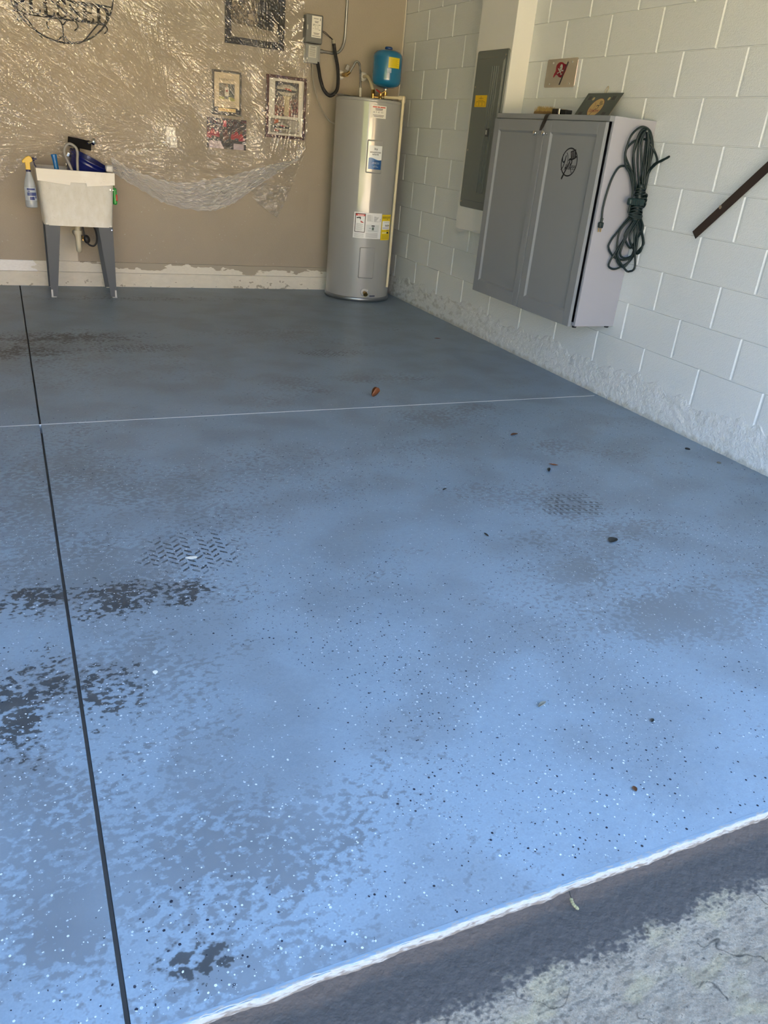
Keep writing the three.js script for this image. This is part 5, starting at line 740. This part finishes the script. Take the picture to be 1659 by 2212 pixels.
// ---------------------------------------------------------------- leaves and litter on the floor
{
  const leaf = (L, Wd, curl, twist) => surface(14, 8, (u, v) => { const s = (v - 0.5) * 2, w = Wd * Math.pow(Math.sin(Math.PI * clamp(0.04 + 0.94 * u)), 0.8) * 0.5, x = (u - 0.5) * L; const a = curl * s; return [x * Math.cos(twist * (u - 0.5)), 0.0016 + Math.abs(Math.sin(a)) * w * 0.8 + curl * 0.35 * L * Math.pow(u - 0.4, 2), s * w * Math.cos(a) + 0.2 * x * x / L]; });
  const brown = std(rgb(0.09, 0.035, 0.012), 0.7, { side: THREE.DoubleSide }), orange = std(rgb(0.2, 0.06, 0.015), 0.6, { side: THREE.DoubleSide }), dark = std(rgb(0.025, 0.026, 0.022), 0.8, { side: THREE.DoubleSide }), tan = std(rgb(0.2, 0.19, 0.15), 0.8, { side: THREE.DoubleSide });
  const set = [['orange brown curled dry leaf on the floor near the cross joint', -1.399, 3.05, 0.07, 0.07, 1.35, 0.5, orange], ['small brown leaf between worn patches on the floor', -0.947, 3.73, 0.05, 0.025, 0.7, 0.2, brown], ['small orange leaf sliver beside a dark leaf on the floor', -0.984, 4.114, 0.045, 0.016, 0.4, 2.6, orange], ['small dark crumpled leaf beside the orange sliver', -1.045, 4.165, 0.042, 0.022, 0.9, 0.9, dark], ['thin orange leaf on the floor below the cabinet corner', -0.379, 1.833, 0.05, 0.018, 0.4, 2.9, orange], ['flat dark leaf beside the grid tread print', -1.207, 4.802, 0.05, 0.036, 0.4, 0.4, dark], ['curled grey dry leaf on the bare blue floor', -2.008, 5.507, 0.03, 0.02, 1.1, 0.3, tan], ['tiny dark leaf bit in the middle of the floor', -1.613, 4.247, 0.028, 0.012, 0.6, 0.5, dark], ['tiny dark twig leaf near the middle of the floor', -1.656, 4.646, 0.028, 0.014, 0.9, 1.7, dark], ['dark leaf fragment near the door edge', -1.77, 5.645, 0.016, 0.011, 0.5, 0.6, dark], ['brown leaf fragment close to the slab edge', -1.972, 5.815, 0.016, 0.013, 0.5, 1.2, brown]];
  for (const [label, x, z, L, w, curl, turn, m] of set) { const q = tag(part('dry_leaf', leaf(L, w, curl, 0.4), m, scene), label, 'leaf'); q.position.set(x, 0, z); q.rotation.y = turn; if (L > 0.06) q.scale.y = 1.8; }
  const coin = (x, z, r, m, label) => { const q = tag(part('small_disc', lathe([[0, 0.0005], [r, 0.0005], [r * 1.02, 0.002], [r * 0.85, 0.004], [0, 0.0042]], 20), m, scene), label, 'disc'); q.position.set(x, 0, z); };
  coin(-0.143, 4.075, 0.013, dark, 'small dark round disc on the floor near the block wall'); coin(-0.123, 4.263, 0.011, tan, 'small pale round disc on the floor near the block wall');
  const chip = (x, z, r, label) => { const q = tag(part('paint_chip', (() => { const s = poly([0, 1, 2, 3, 4, 5, 6].map((k) => { const a = k / 7 * 6.283, d = r * rr(0.6, 1.1); return [d * Math.cos(a), d * Math.sin(a)]; })); return extrude(s, 0.001).rotateX(-Math.PI / 2); })(), std(rgb(0.75, 0.76, 0.68), 0.6), scene), label, 'paint chip'); q.position.set(x, 0.0002, z); if (r > 0.01) q.scale.set(1.7, 1, 0.7); };
  chip(-2.886, 5.09, 0.008, 'pale yellow paint chip on the floor beside the dark stains'); chip(-2.682, 4.542, 0.013, 'white smeared chip lying in the herringbone tread print');
  const cat = thing('seed_pod', 'tan catkin with a dark tip lying on the slab edge', 'seed pod', [-2.276, -0.008, 5.998]); part('pod', tube([[0, 0.004, -0.004], [-0.002, 0.003, 0.006], [0.001, 0.002, 0.016]], 0.003, { seg: 16, rad: 8, fn: (u) => 1 + 0.15 * Math.sin(u * 30) }), std(rgb(0.3, 0.27, 0.14), 0.8), cat); part('stem', rod([0, 0.006, -0.003], [0.003, 0.01, -0.016], 0.0009, 6), dark, cat);
}
// decorative colour flakes broadcast in the floor paint
{
  const base = new THREE.CircleGeometry(1, 5).rotateX(-Math.PI / 2), N = [8500, 13000], cols = [[rgb(0.012, 0.016, 0.03), rgb(0.03, 0.035, 0.05)], [rgb(0.62, 0.68, 0.72), rgb(0.5, 0.58, 0.68)]];
  const fl = thing('floor_flakes', 'scattered black and white colour flakes set in the blue floor paint', 'flakes', [0, 0, 0]); fl.userData.kind = 'stuff';
  N.forEach((n, k) => {
    const im = new THREE.InstancedMesh(base, std('#ffffff', 0.8), n), m = new THREE.Matrix4(), q = new THREE.Quaternion(), e = new THREE.Euler(); let c = 0, tries = 0; im.name = k ? 'white_flakes' : 'black_flakes'; im.userData.kind = 'stuff'; im.receiveShadow = true;
    while (c < n && tries++ < 300000) {
      const x = rr(-3.3, -0.05), z = Math.sqrt(rr(2.6 * 2.6, 5.95 * 5.95)); if (Math.abs(x - PX) < 0.012 || Math.abs(z - PZ) < 0.008) continue;
      const d = 0.55 + 0.6 * n2(x * 1.3 + 20 + k * 9, z * 1.3) - (k ? 0 : 0.6) * at(latWear, x, z) + (k ? 0.3 : 0) * at(latWear, x, z) - (x < -2.5 ? 0.15 : 0); if (rnd() > d * smooth(2.6, 3.8, z)) continue;
      const s = (k ? 0.0009 : 0.0010) + Math.pow(rnd(), 3) * (k ? 0.0021 : 0.0024); e.set(0, rnd() * 6.28, 0); q.setFromEuler(e); m.compose(V(x, 0.00035 + k * 0.0001, z), q, V(s, 1, s * rr(0.5, 1.1))); im.setMatrixAt(c, m); im.setColorAt(c, cols[k][rnd() < 0.6 ? 0 : 1]); c++;
    }
    im.count = c; fl.add(im);
  });
}
renderer.render(scene, camera);
